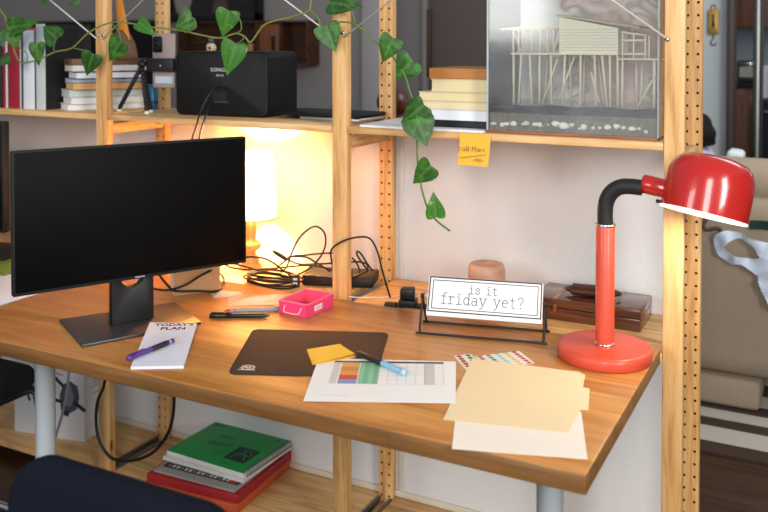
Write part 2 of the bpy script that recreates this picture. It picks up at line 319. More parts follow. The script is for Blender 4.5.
# ---------------------------------------------------------------- shared materials
PINE_Z = wood('pine upright', '#b8844a', '#d8a768', '#e6bc82', 'Z', .5)
PINE_X = wood('pine shelf board', '#b9884f', '#d6a96e', '#e6c28a', 'X', .5)
PINE_Y = wood('pine rail', '#b4864f', '#d2a871', '#e0bd88', 'Y', .5)
DESKW = wood('oiled desk wood', '#ac6f30', '#c28342', '#d09650', 'X', .36, knots=False, scale=.7, staves=(.9, .105, .0005, .86), coat=.12)
BLACK = mat('black plastic', '#121213', .42)
BLACKM = mat('matt black', '#0f0f0f', .7)
SATIN = mat('satin black metal', '#1b1b1d', .35, spec=.6)
CHROME = mat('chrome', '#d8d8d8', .15, metal=1)
STEEL = mat('steel wire', '#b9b6b0', .35, metal=1)
WHITE = mat('white paper', '#f1efea', .8)
HOLE = mat('drilled hole', '#2a170b', .9)
INK = mat('black ink', '#202022', .8)
GREYINK = mat('grey ink', '#6c6c70', .8)
CABLE = mat('black cable', '#141210', .5)

# ================================================================ the room
FAR = 3.0
mb = MB(); FL = wood('dark floorboards', '#2a1810', '#3a2316', '#4a2d1c', 'X', .35, knots=False, staves=(1.2, .11, .002, .7))
mb.box((0, 1.0, -.03), (12, 12, .06), FL); struct(mb, 'floor')

mb = MB(); WG = mat('grey painted plaster', '#8b8682', .9, bump=.1, bscale=30)
mb.box((-3.0, FAR+.06, 1.4), (7.32, .12, 2.8), WG); struct(mb, 'wall_far')
mb = MB(); WB = mat('blue grey painted plaster', '#a2a9aa', .9, bump=.1, bscale=30)
mb.box((.2, FAR-.01, 1.4), (.93, .02, 2.8), WB); struct(mb, 'wall_far_blue')
mb = MB(); WK = mat('pale blue kitchen wall', '#8f9ba3', .8)
mb.box((2.2, 5.05, 1.4), (4.6, .1, 2.8), WK); struct(mb, 'wall_kitchen')
mb = MB(); WL = mat('soft grey side wall', '#a6a09a', .9)
mb.box((-6.06, 1.0, 1.4), (.12, 12, 2.8), WL); struct(mb, 'wall_left')
mb = MB(); mb.box((4.56, 1.0, 1.4), (.12, 12, 2.8), WL); struct(mb, 'wall_right')
DF = mat('dark brown painted wood', '#33241d', .5)
mb = MB(); mb.box((.683, FAR-.02, 1.4), (.034, .16, 2.8), DF, bev=.004); struct(mb, 'trim_1')
# white panel behind the shelving, a room divider
mb = MB(); PAN = mat('white woven back panel', '#d9d9d8', .85, bump=.35, bscale=260, var=.05)
mb.box((-.595, .313, .595), (2.95, .022, 1.19), PAN); struct(mb, 'wall_middle')
mb = MB(); TRIM = mat('cream trim', '#cfc5b2', .7)
mb.box((-.58, .297, .0645), (2.9, .009, .018), TRIM, bev=.002); struct(mb, 'baseboard_middle')
mb = MB(); SEAM = mat('clear plastic strip', '#c9c6c0', .4)
mb.box((.04, .2995, .62), (.018, .005, 1.1), SEAM, bev=.002)
struct(mb, 'trim_2')

# taupe door in the far wall, left of centre
TAUPE = mat('taupe door paint', '#5a504a', .6)
mb = MB(); mb.box((-.33, FAR-.015, 1.1), (1.6, .05, 2.2), TAUPE, bev=.004)
d = struct(mb, 'door_1')
mb = MB(); GF = mat('grey door frame paint', '#6f6a67', .6)
mb.box((-1.22, FAR-.025, 1.1), (.19, .07, 2.25), GF, bev=.004)
mb.box((-1.105, FAR-.035, 1.1), (.03, .09, 2.25), mat('grey stop bead', '#7c7672', .6), bev=.004); struct(mb, 'trim_3')
mb = MB(); mb.box((-1.09, FAR-.055, 1.42), (.05, .03, .42), mat('brown hinge plate', '#3c2a20', .5), bev=.004); mb.build('door_lock_plate', d)
mb = MB(); mb.box((-1.50, FAR-.02, 1.4), (.13, .05, 2.8), mat('pale grey wall edge', '#a09c9c', .8), bev=.003); struct(mb, 'trim_4')

# ================================================================ shelving unit
PITCH = .87
unit = thing('shelving_unit', 'tall open pine shelving unit with drilled uprights, divides the room behind the desk', 'shelves', (0, 0, 0))
XP = [-1.74, -.87, 0, .87]
for x in XP:
    mb = MB(); mb.box((x, .014, 1.0), (.044, .028, 2.0), PINE_Z, bev=.0015); p = mb.build('post', unit)
    if x > -1:
        zs = {-.87: 1.447, 0: 1.45, .87: 1.432}[x]
        for dx in {-.87: (-.013, .011), 0: (-.022, .012), .87: (-.016,)}[x]:
            mb = MB(); mb.lathe([(0, -.0045), (.004, -.004), (.0055, -.0015), (.0055, .0015)], CHROME, tf((x+dx, -.001, zs), x=R(-90)) @ Matrix.Scale(-1, 4, (0, 0, 1)), n=14); mb.build('brace_screw', p)
for x in XP:
    mb = MB(); mb.box((x, .286, 1.0), (.044, .028, 2.0), PINE_Z, bev=.0015)
    b2 = mb
    for k in range(60):
        z = .03+k*.0325
        for dx in (-.0125, .0125):
            b2.lathe([(0, 0), (.0036, 0)], HOLE, tf((x+dx, .2716, z), x=R(90)), n=8, cap=False)
    mb.build('drilled_post', unit)
    for z, h in ((.055-.03, .035), (1.15, .032)):
        mb = MB(); mb.box((x, .15, z), (.03, .244, h), PINE_Y, bev=.0015); mb.build('side_rail', unit)
# shelf boards: left bay, middle bay, right bay at three heights
for i in range(3):
    xa, xb = XP[i]+.0235, XP[i+1]-.0235
    for z, y0 in ((1.198, 0.0), (.717, .0), (.0545+.0, .0)):
        mb = MB(); mb.box(((xa+xb)/2, (y0+.30)/2, z-.009), (xb-xa, .30-y0, .018), PINE_X, bev=.0015); mb.build('shelf_board', unit)
        if z < .1:
            mb = MB()
            for x in (xa-.004, xb+.004) if i < 2 else (xa-.004,):
                mb = MB(); mb.box((x, .15, z-.002), (.008, .24, .014), mat('grey metal runner', '#6e7073', .4, metal=.8), bev=.001); mb.build('runner', unit)
for br in BRACES:
    a, b = Vector(br[0]), Vector(br[1]); a = b+(a-b)*6
    mb = MB(); mb.tube([a, b], .0024, mat('pale brace rod', '#cfccc5', .4, metal=.2), n=8, smooth=0); mb.build('brace_rod', unit)

# ================================================================ desk
desk = thing('desk', 'long warm brown wooden desk in front of the pine shelving', 'desk', (.04, -.335, 0))
mb = MB(); mb.box((.042, -.332, .713), (1.606, .656, .034), DESKW, bev=.003)
DESKE = wood('desk edge in painted shade', '#6e4a22', '#82592c', '#94693a', 'X', .5, knots=False, scale=.7, staves=(.9, .105, .0005, .8)); ei = mb.mi(DESKE); mb.bm.normal_update()  # darker tone paints shade onto the side faces
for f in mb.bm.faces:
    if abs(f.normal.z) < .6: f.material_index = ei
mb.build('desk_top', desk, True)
LEGW = mat('pale grey enamelled metal', '#c3ccd0', .3)
for x in (-.562, .738):
    mb = MB(); mb.lathe([(.0, .0), (.027, 0), (.027, .012), (.0245, .014), (.0245, .69), (.04, .692), (.04, .696), (0, .696)], LEGW, tf((x, -.5, 0)), n=28); mb.build('leg', desk, True)
wd = thing('white_desk', 'white desk at the far left edge, butted against the end of the wooden desk', 'desk', (-1.3, -.25, 0))
WD = mat('white laminate', '#e6e6ea', .35)
mb = MB(); mb.box((-1.315, -.27, .715), (1.08, .52, .03), WD, bev=.003); mb.build('desk_top', wd, True)
for x, y in ((-1.78, -.45), (-1.78, -.08), (-1.45, -.08)):
    mb = MB(); mb.lathe([(.02, 0), (.02, .7)], LEGW, tf((x, y, 0)), n=20); mb.build('leg', wd, True)

# ================================================================ monitor
MA = R(61.17)
mon = thing('computer_monitor', 'large black computer monitor on a grey stand on the wooden desk, screen off', 'monitor', (-.339, -.4265, .73), MA)
# local x runs along the screen, local -y faces the viewer
mb = MB(); ST = mat('dark anodised aluminium', '#5b5654', .38, metal=.75)
mb.prism([(-.149, -.101), (.140, -.095), (.145, .10), (-.146, .119)], 0, .008, ST, bev=.002); mb.build('stand_base', mon)
mb = MB()
neck = [(-.052, 0), (.052, 0), (.052, .31), (.03, .31), (.03, .125)]+[(.032*math.cos(R(-a)), .122+.036*math.sin(R(-a))) for a in range(10, 180, 17)]+[(-.03, .125), (-.03, .31), (-.052, .31)]
mb.prism(neck, -.012, .012, mat('stand neck black', '#1d1c1c', .45), M=tf((0, .008, .008), x=R(90)), bev=.0015); mb.build('stand_neck', mon)
mb = MB(); W2, H2 = .2825, .1625
scr_z = .2895; sy = -.058
mb.box((-.0035, sy+.012, scr_z), (W2*2, .022, H2*2), BLACKM, bev=.0025)
mb.box((0, sy+.035, scr_z), (.36, .034, .2), BLACKM, bev=.014); mb.build('casing', mon)
mb = MB(); mb.box((-.0035, sy+.0005, scr_z+.002), (W2*2-.010, .002, H2*2-.012), mat('dark screen', '#030303', .55, spec=.12), bev=.0005); mb.build('screen', mon)
mb = MB(); mb.box((0, sy-.0005+.001, scr_z-H2+.0045), (.024, .0015, .004), mat('grey maker badge', '#8b8b8e', .4), bev=.0003); mb.build('maker_badge', mon)
for k, pts in enumerate(MONITOR_CABLES):
    mb = MB(); mb.tube([(p[0], p[1], max(p[2], .7345)) for p in pts], .0032, CABLE)
    tag(mb.build('monitor_cable'), ['black cable curving behind the monitor neck in front of the cardboard box', 'black cable sagging along the base of the cardboard box'][k], 'cable')

m2 = thing('computer_monitor', 'second black monitor cut off by the left edge of the picture', 'monitor', (-1.33, -.13, .73), R(12))
mb = MB(); mb.box((-.11, 0, .26), (.52, .03, .36), BLACKM, bev=.005); mb.build('casing', m2)
mb = MB(); mb.box((-.11, -.0155, .262), (.505, .002, .345), mat('dark blue screen', '#0a0c12', .2)); mb.build('screen', m2)
mb = MB(); mb.box((0, .03, .14), (.08, .03, .25), BLACKM, bev=.005); mb.build('stand_neck', m2)
mb = MB(); mb.box((.03, .03, .008), (.30, .18, .016), BLACKM, bev=.006); mb.build('stand_base', m2)
mb = MB(); GR = mat('green picture print', '#7f9a3a', .6, var=.4, vscale=30)
mb.box((0, 0, .0015), (.36, .20, .003), GR, bev=.001, M=tf((-1.18, -.165, .73), R(0)))
mb.box((-.02, .03, .0032), (.26, .05, .0006), mat('brown print', '#7b4a2c', .6), M=tf((-1.18, -.12, .73)))
tag(mb.build('desk_mat'), 'green and brown printed mat on the white desk at the far left', 'mat')

# ================================================================ things on the desk
D = .73
# notepad
def quad_thing(name, label, cat, corners, h, m, z=D, group=None):
    """flat sheet with four measured corners"""
    c = [sum(p[i] for p in corners)/4 for i in (0, 1)]
    t = thing(name, label, cat, (c[0], c[1], z), 0, group)
    return t, [(p[0]-c[0], p[1]-c[1]) for p in corners]
def lerp(c, u, v):
    a, b, cc, d = [Vector((*p, 0)) for p in c]   # 0 back-left 1 back-right 2 front-right 3 front-left
    return (a*(1-u)+b*u)*(1-v)+(d*(1-u)+cc*u)*v
def plane_on(c, z):
    """matrix that maps u right, v up (0..1 of the width) onto a sheet lying flat"""
    o = lerp(c, 0, 1); ex = lerp(c, 1, 1)-o; ey = lerp(c, 0, 0)-o
    M = Matrix.Identity(4)
    for i in range(3): M[i][0] = ex[i]; M[i][1] = ey[i]; M[i][3] = o[i]
    M[2][2] = 1; M[2][3] = z
    return M, ex.length, ey.length

npt, c = quad_thing('notepad', "tall white notepad headed TODAY'S PLAN lying in front of the monitor stand", 'notepad', [(-.279, -.431), (-.172, -.386), (-.034, -.597), (-.131, -.652)], .006, WHITE)
mb = MB(); mb.prism(c[::-1], 0, .006, mat('cool white paper', '#dfe0ea', .8)); mb.build('pages', npt)
M, lx, ly = plane_on(c, .0062)
S = Matrix.Diagonal((1/lx, 1/ly, 1, 1))
text_mesh('heading', "TODAY'S", .0245, INK, npt, M @ S @ tf((lx*.55, ly*.895, 0)), align='CENTER', sx=.92, bold=.0007)
text_mesh('heading', "PLAN", .0245, INK, npt, M @ S @ tf((lx*.55, ly*.80, 0)), align='CENTER', sx=1.0, bold=.0007)
mb = MB(); LI = mat('pale ruling', '#b5b3c4', .8)
for k in range(9):
    y = ly*(.70-k*.076)
    strokes(mb, [[(lx*.16, y), (lx*.9, y)], [(lx*.09, y), (lx*.12, y)]], .0008, LI, M @ S)
mb.build('ruled_lines', npt)
npt.rotation_mode = 'QUATERNION'; from mathutils import Quaternion
npt.rotation_quaternion = Quaternion(Vector((.92, .39, 0)), R(2.3)); npt.location.z = D+.0052

def pen(name, label, a, b, r, body, cap, tipm=None, clip=None, group=None, cap_from=.0, cap_to=.35, grip=None, grip_to=.76):
    a, b = Vector(a), Vector(b); L = (b-a).length; dv = (b-a).normalized()
    t = thing(name, label, 'pen', a)
    q = dv.to_track_quat('Z', 'Y'); t.rotation_mode = 'QUATERNION'; t.rotation_quaternion = q
    mb = MB(); mb.lathe([(0, 0), (r*.8, 0), (r, .004), (r, L*.86), (r*.75, L*.93), (r*.3, L*.985), (0, L)], body, n=16); mb.build('barrel', t)
    mb = MB(); mb.lathe([(0, L*cap_from-.0005), (r*.9, L*cap_from-.0005), (r*1.12, L*cap_from+.004), (r*1.12, L*cap_to), (r*.9, L*cap_to)], cap, n=16); mb.build('cap', t)
    if tipm:
        mb = MB(); mb.lathe([(r*1.03, L*.80), (r*.85, L*.92), (r*.35, L*.99), (0, L*1.0)], tipm, n=14); mb.build('tip', t)
    if clip:
        mb = MB(); mb.box((0, r*1.35, L*.17), (r*.5, r*.3, L*.3), clip, bev=.0005); mb.build('clip', t)
    if grip:
        mb = MB(); mb.lathe([(r*1.06, L*.45), (r*1.08, L*.5), (r*1.08, L*(grip_to-.02)), (r*.9 if grip_to > .9 else r*1.04, L*grip_to)], grip, n=16); mb.build('grip', t)
    return t
PURPLE = mat('translucent purple plastic', '#5a3a86', .3)
pen('ballpoint_pen', 'purple ballpoint pen with a dark grip lying across the white notepad', (-.1545, -.637, .7440), (-.133, -.497, .7495), .0055, PURPLE, PURPLE, mat('pale tip', '#c9c3bb', .4), PURPLE, cap_from=0, cap_to=.12, grip=mat('dark grip rubber', '#2a2530', .6))
pen('fineliner_pen', 'capped black fineliner lying on the desk left of the pink tray', (-.2034, -.2973, .7362), (-.0692, -.2275, .7362), .0062, mat('black barrel', '#17191d', .35), mat('black cap', '#101114', .3), None, SATIN, cap_to=.36)
pen('marker_pen', 'grey marker with a red cap lying behind the black fineliner', (-.0795, -.171, .736), (-.1957, -.2505, .736), .0055, mat('grey barrel', '#8c9096', .4), mat('grey barrel end', '#7d8288', .4), mat('red cap', '#c2261d', .35), cap_to=.1)

# pink tray
tr = thing('plastic_tray', 'small translucent pink plastic tray with a handle on the desk', 'tray', (-.024, -.128, D), R(-3))
PINK = mat('translucent pink plastic', '#ff4f86', .25, alpha=.66, spec=.6)
PINKR = mat('bright pink rim', '#ff6f9c', .3)
mb = MB(); w, dp, h = .088, .118, .034; t_ = .0022
mb.box((0, 0, t_/2), (w, dp, t_), PINK)
for s_ in (-1, 1):
    mb.box((s_*(w/2-t_/2), 0, h/2), (t_, dp, h), PINK); mb.box((0, s_*(dp/2-t_/2), h/2), (w, t_, h), PINK)
mb.build('tray_body', tr)
mb = MB()
for s_ in (-1, 1):
    mb.box((s_*(w/2), 0, h), (.004, dp+.004, .0025), PINKR, bev=.0006); mb.box((0, s_*dp/2, h), (w+.004, .004, .0025), PINKR, bev=.0006)
mb.build('rim', tr)
mb = MB(); mb.tube([(-.026, -dp/2, .024), (-.024, -dp/2-.006, .013), (-.018, -dp/2-.009, .009), (.018, -dp/2-.009, .009), (.024, -dp/2-.006, .013), (.026, -dp/2, .024)], .0022, mat('pale pink handle', '#ff9fb8', .3)); mb.build('handle', tr)
mb = MB(); mb.box((w/2+.0006, -.01, .017), (.0006, .034, .013), WHITE)
for k in range(5): mb.box((w/2+.001, -.022+k*.006, .017), (.0004, .002, .008), GREYINK)
mb.build('sticker', tr)

# clear bags
CLEAR = mat('crinkled clear film', '#fff4e2', .1, bump=.8, bscale=45, alpha=.5)
def bag(name, label, pts, seed, insert=None):
    c = [sum(p[i] for p in pts)/4 for i in (0, 1)]
    t = thing(name, label, 'bag', (c[0], c[1], D)); cs = [(p[0]-c[0], p[1]-c[1]) for p in pts]
    rnd = random.Random(seed); ph = [rnd.uniform(0, 6.3) for _ in range(4)]
    mb = MB()
    def fn(u, v):
        p = lerp(cs, u, v); e = math.sin(math.pi*u)*math.sin(math.pi*v)
        return (p.x, p.y, .002+.011*e+.003*math.sin(9*u+ph[0]+4*v)*math.sin(7*v+ph[1])*(.3+e))
    mb.grid(fn, 14, 14, CLEAR); mb.build('film', t)
    if insert:
        mb = MB(); ps = [lerp(cs, u, v) for u, v in ((.3, .3), (.62, .25), (.66, .6), (.34, .66))]
        mb.prism([(p.x, p.y) for p in ps][::-1], .001, .003, mat('white insert', '#f6efe0', .7)); mb.build('white_card', t)
    return t
bag('plastic_bag', 'clear zip bag with a white card inside, behind the pens', [(-.285, -.115), (-.10, -.012), (-.07, -.105), (-.225, -.20)], 2, True)
bag('plastic_bag', 'small crumpled clear film beside the cardboard box', [(-.335, -.13), (-.265, -.07), (-.25, -.115), (-.30, -.16)], 5)

# mouse pad
PADC = [(-.0522, -.3231), (.2512, -.1949), (.353, -.454), (.0701, -.5819)]
mp_, c = quad_thing('mouse_pad', 'dark brown mouse pad with a white emblem flat on the desk', 'mouse pad', PADC, .003, BLACK)
def rounded(cs, r, n=5):
    out = []
    V = [Vector(p) for p in cs]
    for i in range(len(V)):
        p, a, b = V[i], (V[i-1]-V[i]).normalized(), (V[(i+1) % len(V)]-V[i]).normalized()
        A, B = p+a*r, p+b*r
        for k in range(n+1):
            t = k/n; out.append(tuple((A*(1-t)**2+p*2*t*(1-t)+B*t*t)))
    return out
mb = MB(); mb.prism(rounded(c, .022)[::-1], 0, .0028, mat('dark brown cloth', '#33231d', .85, bump=.3, bscale=900)); mb.build('pad', mp_)
M, lx, ly = plane_on(c, .0031); S = Matrix.Diagonal((1/lx, 1/ly, 1, 1)); mb = MB()
EM = mat('white print', '#e3ddd6', .8); ox, oy = .036, .036
strokes(mb, [[(ox+x*.014, oy+y*.015) for x, y in arc(0, 0, 1, .8, 200, 520, 16)]], .0032, EM, M @ S)
strokes(mb, [[(ox+x*.011, oy+y*.011) for x, y in arc(.1, 0, .45, .38, 0, 360, 12)]], .0034, EM, M @ S)
strokes(mb, [[(ox-.016, oy-.004), (ox-.006, oy+.001)], [(ox-.013, oy+.006), (ox-.006, oy+.004)]], .003, EM, M @ S)
for k in range(9): strokes(mb, [[(ox-.018+k*.0042, oy-.014), (ox-.0158+k*.0042, oy-.014)]], .003, EM, M @ S)
mb.build('emblem', mp_)

# printed sheet
shc, c = quad_thing('printed_sheet', 'white sheet printed with a coloured timetable grid, front edge of mouse pad', 'paper', [(.1925, -.418), (.468, -.300), (.553, -.503), (.288, -.629)], .001, WHITE, z=D)
mb = MB(); mb.prism(c[::-1], .0030, .0036, WHITE); mb.build('paper', shc)
M, lx, ly = plane_on(c, .0039); S = Matrix.Diagonal((1/lx, 1/ly, 1, 1)); MS = M @ S
def cell(mb, u0, v0, u1, v1, m, z=0): mb.flat([(u0*lx, v0*ly, z), (u1*lx, v0*ly, z), (u1*lx, v1*ly, z), (u0*lx, v1*ly, z)], m, MS)
mb = MB()
for k, hcol in enumerate(('#e0a95a', '#c98f4a', '#dd9d54', '#c94f42', '#7f92c8')): cell(mb, .19, .78-.1*k, .32, .88-.1*k, mat('print '+hcol, hcol, .8))
G1, G2 = mat('print green', '#74b18f', .8), mat('print green light', '#8cc2a2', .8)
for k in range(4): cell(mb, .325+.035*k, .38, .36+.035*k, .88, G1 if k % 2 else G2)
cell(mb, .13, .38, .18, .88, mat('print grey', '#d2cdc9', .8)); cell(mb, .79, .38, .86, .88, mat('print grey', '#d2cdc9', .8))
cell(mb, .13, .885, .93, .925, mat('print header', '#4a4744', .8), z=.0001)
for k in range(6): strokes(mb, [[(lx*.46, ly*(.38+.1*k)), (lx*.93, ly*(.38+.1*k))]], .0007, mat('print line', '#bdb6b2', .8), MS)
for k in range(8): strokes(mb, [[(lx*(.47+.065*k), ly*.38), (lx*(.47+.065*k), ly*.88)]], .0007, mat('print line', '#bdb6b2', .8), MS)
strokes(mb, [[(lx*.1, ly*.12), (lx*.3, ly*.12)]], .0012, mat('print line', '#bdb6b2', .8), MS)
mb.build('printed_grid', shc)

stn = thing('sticky_notes', 'yellow sticky notes pad lying on the mouse pad and printed sheet', 'sticky notes', (.203, -.39, D))
SC_ = [(.147, -.3945), (.1943, -.3292), (.263, -.3803), (.204, -.4625)]; c = [(p[0]-.203, p[1]+.39) for p in SC_]
YEL = mat('yellow note paper', '#ffca45', .75)
mb = MB(); mb.prism([(p[0]*1.0, p[1]) for p in c][::-1], .0040, .0075, mat('yellow note edges', '#d99a22', .8)); mb.build('pad', stn)
mb = MB()
mb.grid(lambda u, v: (lambda p: (p.x, p.y, .0078+.006*u*u*max(0, v-.2)))(lerp(c, u, v)), 8, 8, YEL); mb.build('top_note', stn)

pen('gel_pen', 'light blue gel pen with black grip resting on the printed sheet', (.4085, -.429, .742), (.262, -.373, .7435), .0062, mat('light blue barrel', '#86b2cf', .35), mat('light blue end', '#9cc6df', .35), mat('black tip cone', '#17181b', .4), None, cap_to=.06, grip=mat('black grip', '#1c1e22', .5), grip_to=.94)

# folder, paper and sticker sheets
shp, c = quad_thing('paper_sheet', 'white sheet sticking out under the manila folder toward the desk corner', 'paper', [(.58, -.555), (.752, -.36), (.8335, -.606), (.6185, -.6755)], .001, WHITE)
c = [(.565-.696, -.53+.549), (.775-.696, -.425+.549), (.8335-.696, -.606+.549), (.6185-.696, -.6755+.549)]
mb = MB(); mb.prism(c[::-1], .0005, .001, mat('warm white paper', '#f3e8d8', .8))
mb.build('paper', shp)
fo = thing('folder', 'cream manila file folder with a side tab on the desk corner', 'folder', (.64, -.4, D))
FOL = mat('manila card', '#f0d9ad', .75)
fp = [(.4904, -.2628), (.72, -.232), (.7353, -.2435), (.748, -.309), (.762, -.311), (.7855, -.413), (.772, -.421), (.7775, -.528), (.5592, -.5782)]
mb = MB(); mb.prism([(x-.64, y+.4) for x, y in fp], .0016, .0022, FOL); mb.build('front_cover', fo)
mb = MB(); fb = [(.4934, -.2648), (.735, -.25), (.775, -.522), (.5612, -.5742)]
mb.prism([(x-.64, y+.4) for x, y in fb], .0010, .0015, mat('manila card inside', '#e3c890', .8)); mb.build('back_cover', fo)
for k, (lab, pts, zz) in enumerate((('colourful sheet of round stickers half under the folder, right one', [(.489, -.245), (.565, -.165), (.62, -.222), (.548, -.30)], .0003), ('sheet of red and green round stickers, left of the other sticker sheet', [(.447, -.262), (.475, -.232), (.535, -.30), (.505, -.33)], 0.0))):
    t, c = quad_thing('sticker_sheet', lab, 'sticker sheet', pts, .0005, WHITE)
    mb = MB(); mb.prism(c[::-1], zz, zz+.0003, mat('white sticker paper', '#ece3d3', .7)); mb.build('backing_sheet', t)
    M, lx, ly = plane_on(c, zz+.0006); S = Matrix.Diagonal((1/lx, 1/ly, 1, 1))
    cols = ['#c22f3a', '#2f9a58', '#9cc9d8', '#e3c24b', '#c22f3a'] if k == 0 else ['#b23340', '#3f8a55']
    nx, ny = len(cols)*1, 6
    for i in range(nx):
        for j in range(ny):
            mb = MB(); mb.lathe([(0, 0), (min(lx/nx, ly/ny)*.42, 0)], mat('dot '+cols[i], cols[i], .6), M @ S @ tf((lx*(i+.5)/nx, ly*(j+.5)/ny, 0)), n=12, cap=False); mb.build('round_sticker', t)

# ================================================================ red desk lamp
LX, LY = .7445, -.113
lamp = thing('desk_lamp', 'red desk lamp with domed shade and black bent neck at the desk right end', 'lamp', (LX, LY, D))
RED = mat('glossy red enamel', '#b8201a', .22, coat=.5); REDB = mat('orange red enamel', '#cf4c34', .4, coat=.15)
mb = MB(); mb.lathe([(0, 0), (.098, 0), (.102, .003), (.102, .022), (.0985, .0275), (.09, .029), (0, .029)], REDB, n=64); mb.build('base', lamp)
mb = MB(); mb.lathe([(.021, .029), (.0205, .036), (.0205, .293), (.019, .296)], REDB, n=32); mb.build('pole', lamp)
mb = MB(); mb.lathe([(.0215, .2905), (.0222, .292), (.0222, .2955), (.0205, .297)], CHROME, n=32); mb.build('chrome_collar', lamp); mb = MB(); mb.lathe([(.0222, .029), (.0230, .030), (.0230, .0325), (.021, .034)], CHROME, n=32); mb.build('chrome_collar', lamp)
mb = MB(); npth = [(0, 0, .294), (-.001, 0, .32), (.002, 0, .345), (.013, 0, .366), (.032, 0, .379), (.053, 0, .382), (.078, 0, .381)]
sp = spline([Vector(p) for p in npth], 8); mb.tube(sp, .0172, mat('black ribbed rubber', '#17181a', .55), n=18, smooth=0)
mb.build('flexible_neck', lamp)
TILT = R(9.5)
HC = tf((.2035, 0, .3345), y=TILT) @ rot2(x=R(-14))          # centre of the shade rim
mb = MB()
mb.lathe([(.0180, 0), (.0205, .003), (.0205, .05), (.0195, .052)], RED, HC @ tf((-.134, 0, .034), y=R(90)), n=24); mb.build('socket_sleeve', lamp)
mb = MB()
pr = [(.0875, .0), (.0885, .012), (.0885, .062), (.0862, .085), (.079, .104), (.066, .116), (.045, .1225), (.0, .124)]
mb.lathe(pr, RED, HC, n=64, cap=False); mb.build('shade', lamp)
WIN = mat("glowing enamel lining", "#fff6ea", .5, emit=1.2)  # lining emits by itself, painting in the bulb's light
mb = MB(); mb.lathe([(.0872, -.0012), (.0872, .0), (.0860, .012), (.0860, .060), (.0837, .083), (.077, .101), (.064, .113), (.044, .1195), (.0, .121)], WIN, HC, n=64, cap=False)
mb.lathe([(.0882, -.003), (.0890, .0005), (.0860, .0015), (.0855, -.003), (.0882, -.003)], WIN, HC, n=64, cap=False); mb.build('shade_lining', lamp)
mb = MB(); mb.ball((-.01, 0, .048), (.028, .028, .034), mat('lit bulb', '#ffe2b0', .5, emit=6), HC); mb.build('bulb', lamp)
mb = MB(); mb.lathe([(0, 0), (.004, 0), (.004, .012), (0, .013)], BLACK, HC @ tf((-.084, -.012, .004), y=R(-90)), n=12); mb.build('switch', lamp)

# ================================================================ sign
sg = thing('desk_sign', 'white flip sign reading is it friday yet? on a black wire stand', 'sign', (.449, -.09, D), R(13.3))
WIRE = mat('black wire', '#1b1a1a', .4)
mb = MB()
for y in (-.042, .045):
    pts = [(-.146, 0, .078), (-.146, y*.35, .05), (-.146, y*.9, .01), (-.142, y, .0035), (-.134, y, .0030), (.134, y, .0030), (.142, y, .0035), (.146, y*.9, .01), (.146, y*.35, .05), (.146, 0, .078)]
    mb.tube(pts, .0028, WIRE, n=8, smooth=2)
for s_ in (-1, 1): mb.box((s_*.146, 0, .081), (.009, .012, .009), WIRE, bev=.001)
mb.build('wire_stand', sg)
SB = tf((0.004, 0, .081), x=R(-28))
mb = MB(); mb.tube([(-.146, 0, .081), (.146, 0, .081)], .0035, mat('white axle', '#dedbd2', .5), n=10, smooth=0); mb.build('axle', sg)
mb = MB(); mb.box((0, 0, 0), (.274, .010, .094), mat('white sign board', '#e9eae8', .6), bev=.001, M=SB); mb.build('board', sg)
mb = MB(); SI = mat('sign black line', '#22262a', .7)
F_ = SB @ tf((0, -.0054, 0), x=R(90))
def frame_lines(mb, hw, hh, cy, w): strokes(mb, [[(-hw, cy-hh), (hw, cy-hh), (hw, cy+hh), (-hw, cy+hh), (-hw, cy-hh)]], w, SI, F_)
frame_lines(mb, .1335, .0405, .0045, .0028); frame_lines(mb, .1255, .0335, .0045, .0018); mb.build('border_lines', sg)
mb = MB(); TX = mat('typewriter grey', '#55585c', .8)
write(mb, 'is it', -.0385, .0105, .0135, .0017, TX, F_, adv=1.12)
write(mb, 'friday yet?', -.105, -.0165, .0175, .0018, TX, F_, adv=1.08); mb.build('lettering', sg)

# ================================================================ things on the middle shelf
MS_ = .717
tl = thing('table_lamp', 'small lit table lamp with cream fabric shade and turned wooden foot', 'lamp', (-.433, .19, MS_))
TW = wood('turned beech', '#a4713c', '#c08f55', '#d8ab6e', 'Z', .4, knots=False)
mb = MB(); mb.lathe([(0, 0), (.036, 0), (.037, .008), (.03, .014), (.026, .022), (.029, .03), (.02, .042), (.015, .048), (.019, .056), (.031, .066), (.033, .074), (.03, .083), (.017, .09), (.0165, .1), (.019, .13), (.0175, .15), (.008, .155), (0, .156)], TW, n=32); mb.build('lamp_foot', tl)
SH = bpy.data.materials.new('cream lampshade'); SH.use_nodes = True
_n = SH.node_tree; _n.nodes.clear(); _o = _n.nodes.new('ShaderNodeOutputMaterial'); _d = _n.nodes.new('ShaderNodeBsdfDiffuse'); _t = _n.nodes.new('ShaderNodeBsdfTranslucent'); _x = _n.nodes.new('ShaderNodeMixShader')
_w = _n.nodes.new('ShaderNodeTexNoise'); _w.inputs['Scale'].default_value = 60
_r = _n.nodes.new('ShaderNodeValToRGB'); _r.color_ramp.elements[0].color = lin('#dcc396'); _r.color_ramp.elements[1].color = lin('#eddbb6'); _n.links.new(_w.outputs['Fac'], _r.inputs['Fac'])
_n.links.new(_r.outputs[0], _d.inputs[0]); _n.links.new(_r.outputs[0], _t.inputs[0]); _x.inputs[0].default_value = .38
_n.links.new(_d.outputs[0], _x.inputs[1]); _n.links.new(_t.outputs[0], _x.inputs[2]); _n.links.new(_x.outputs[0], _o.inputs['Surface'])
mb = MB(); mb.lathe([(.083, .163), (.0705, .358)], SH, n=48, cap=False); mb.build('lamp_shade', tl)
mb = MB(); SR = mat('shade edging', '#d9c092', .7)
for r, z in ((.0835, .163), (.071, .358)): mb.lathe([(r, z-.002), (r+.0008, z), (r, z+.002)], SR, n=48, cap=False)
mb.build('shade_edging', tl)
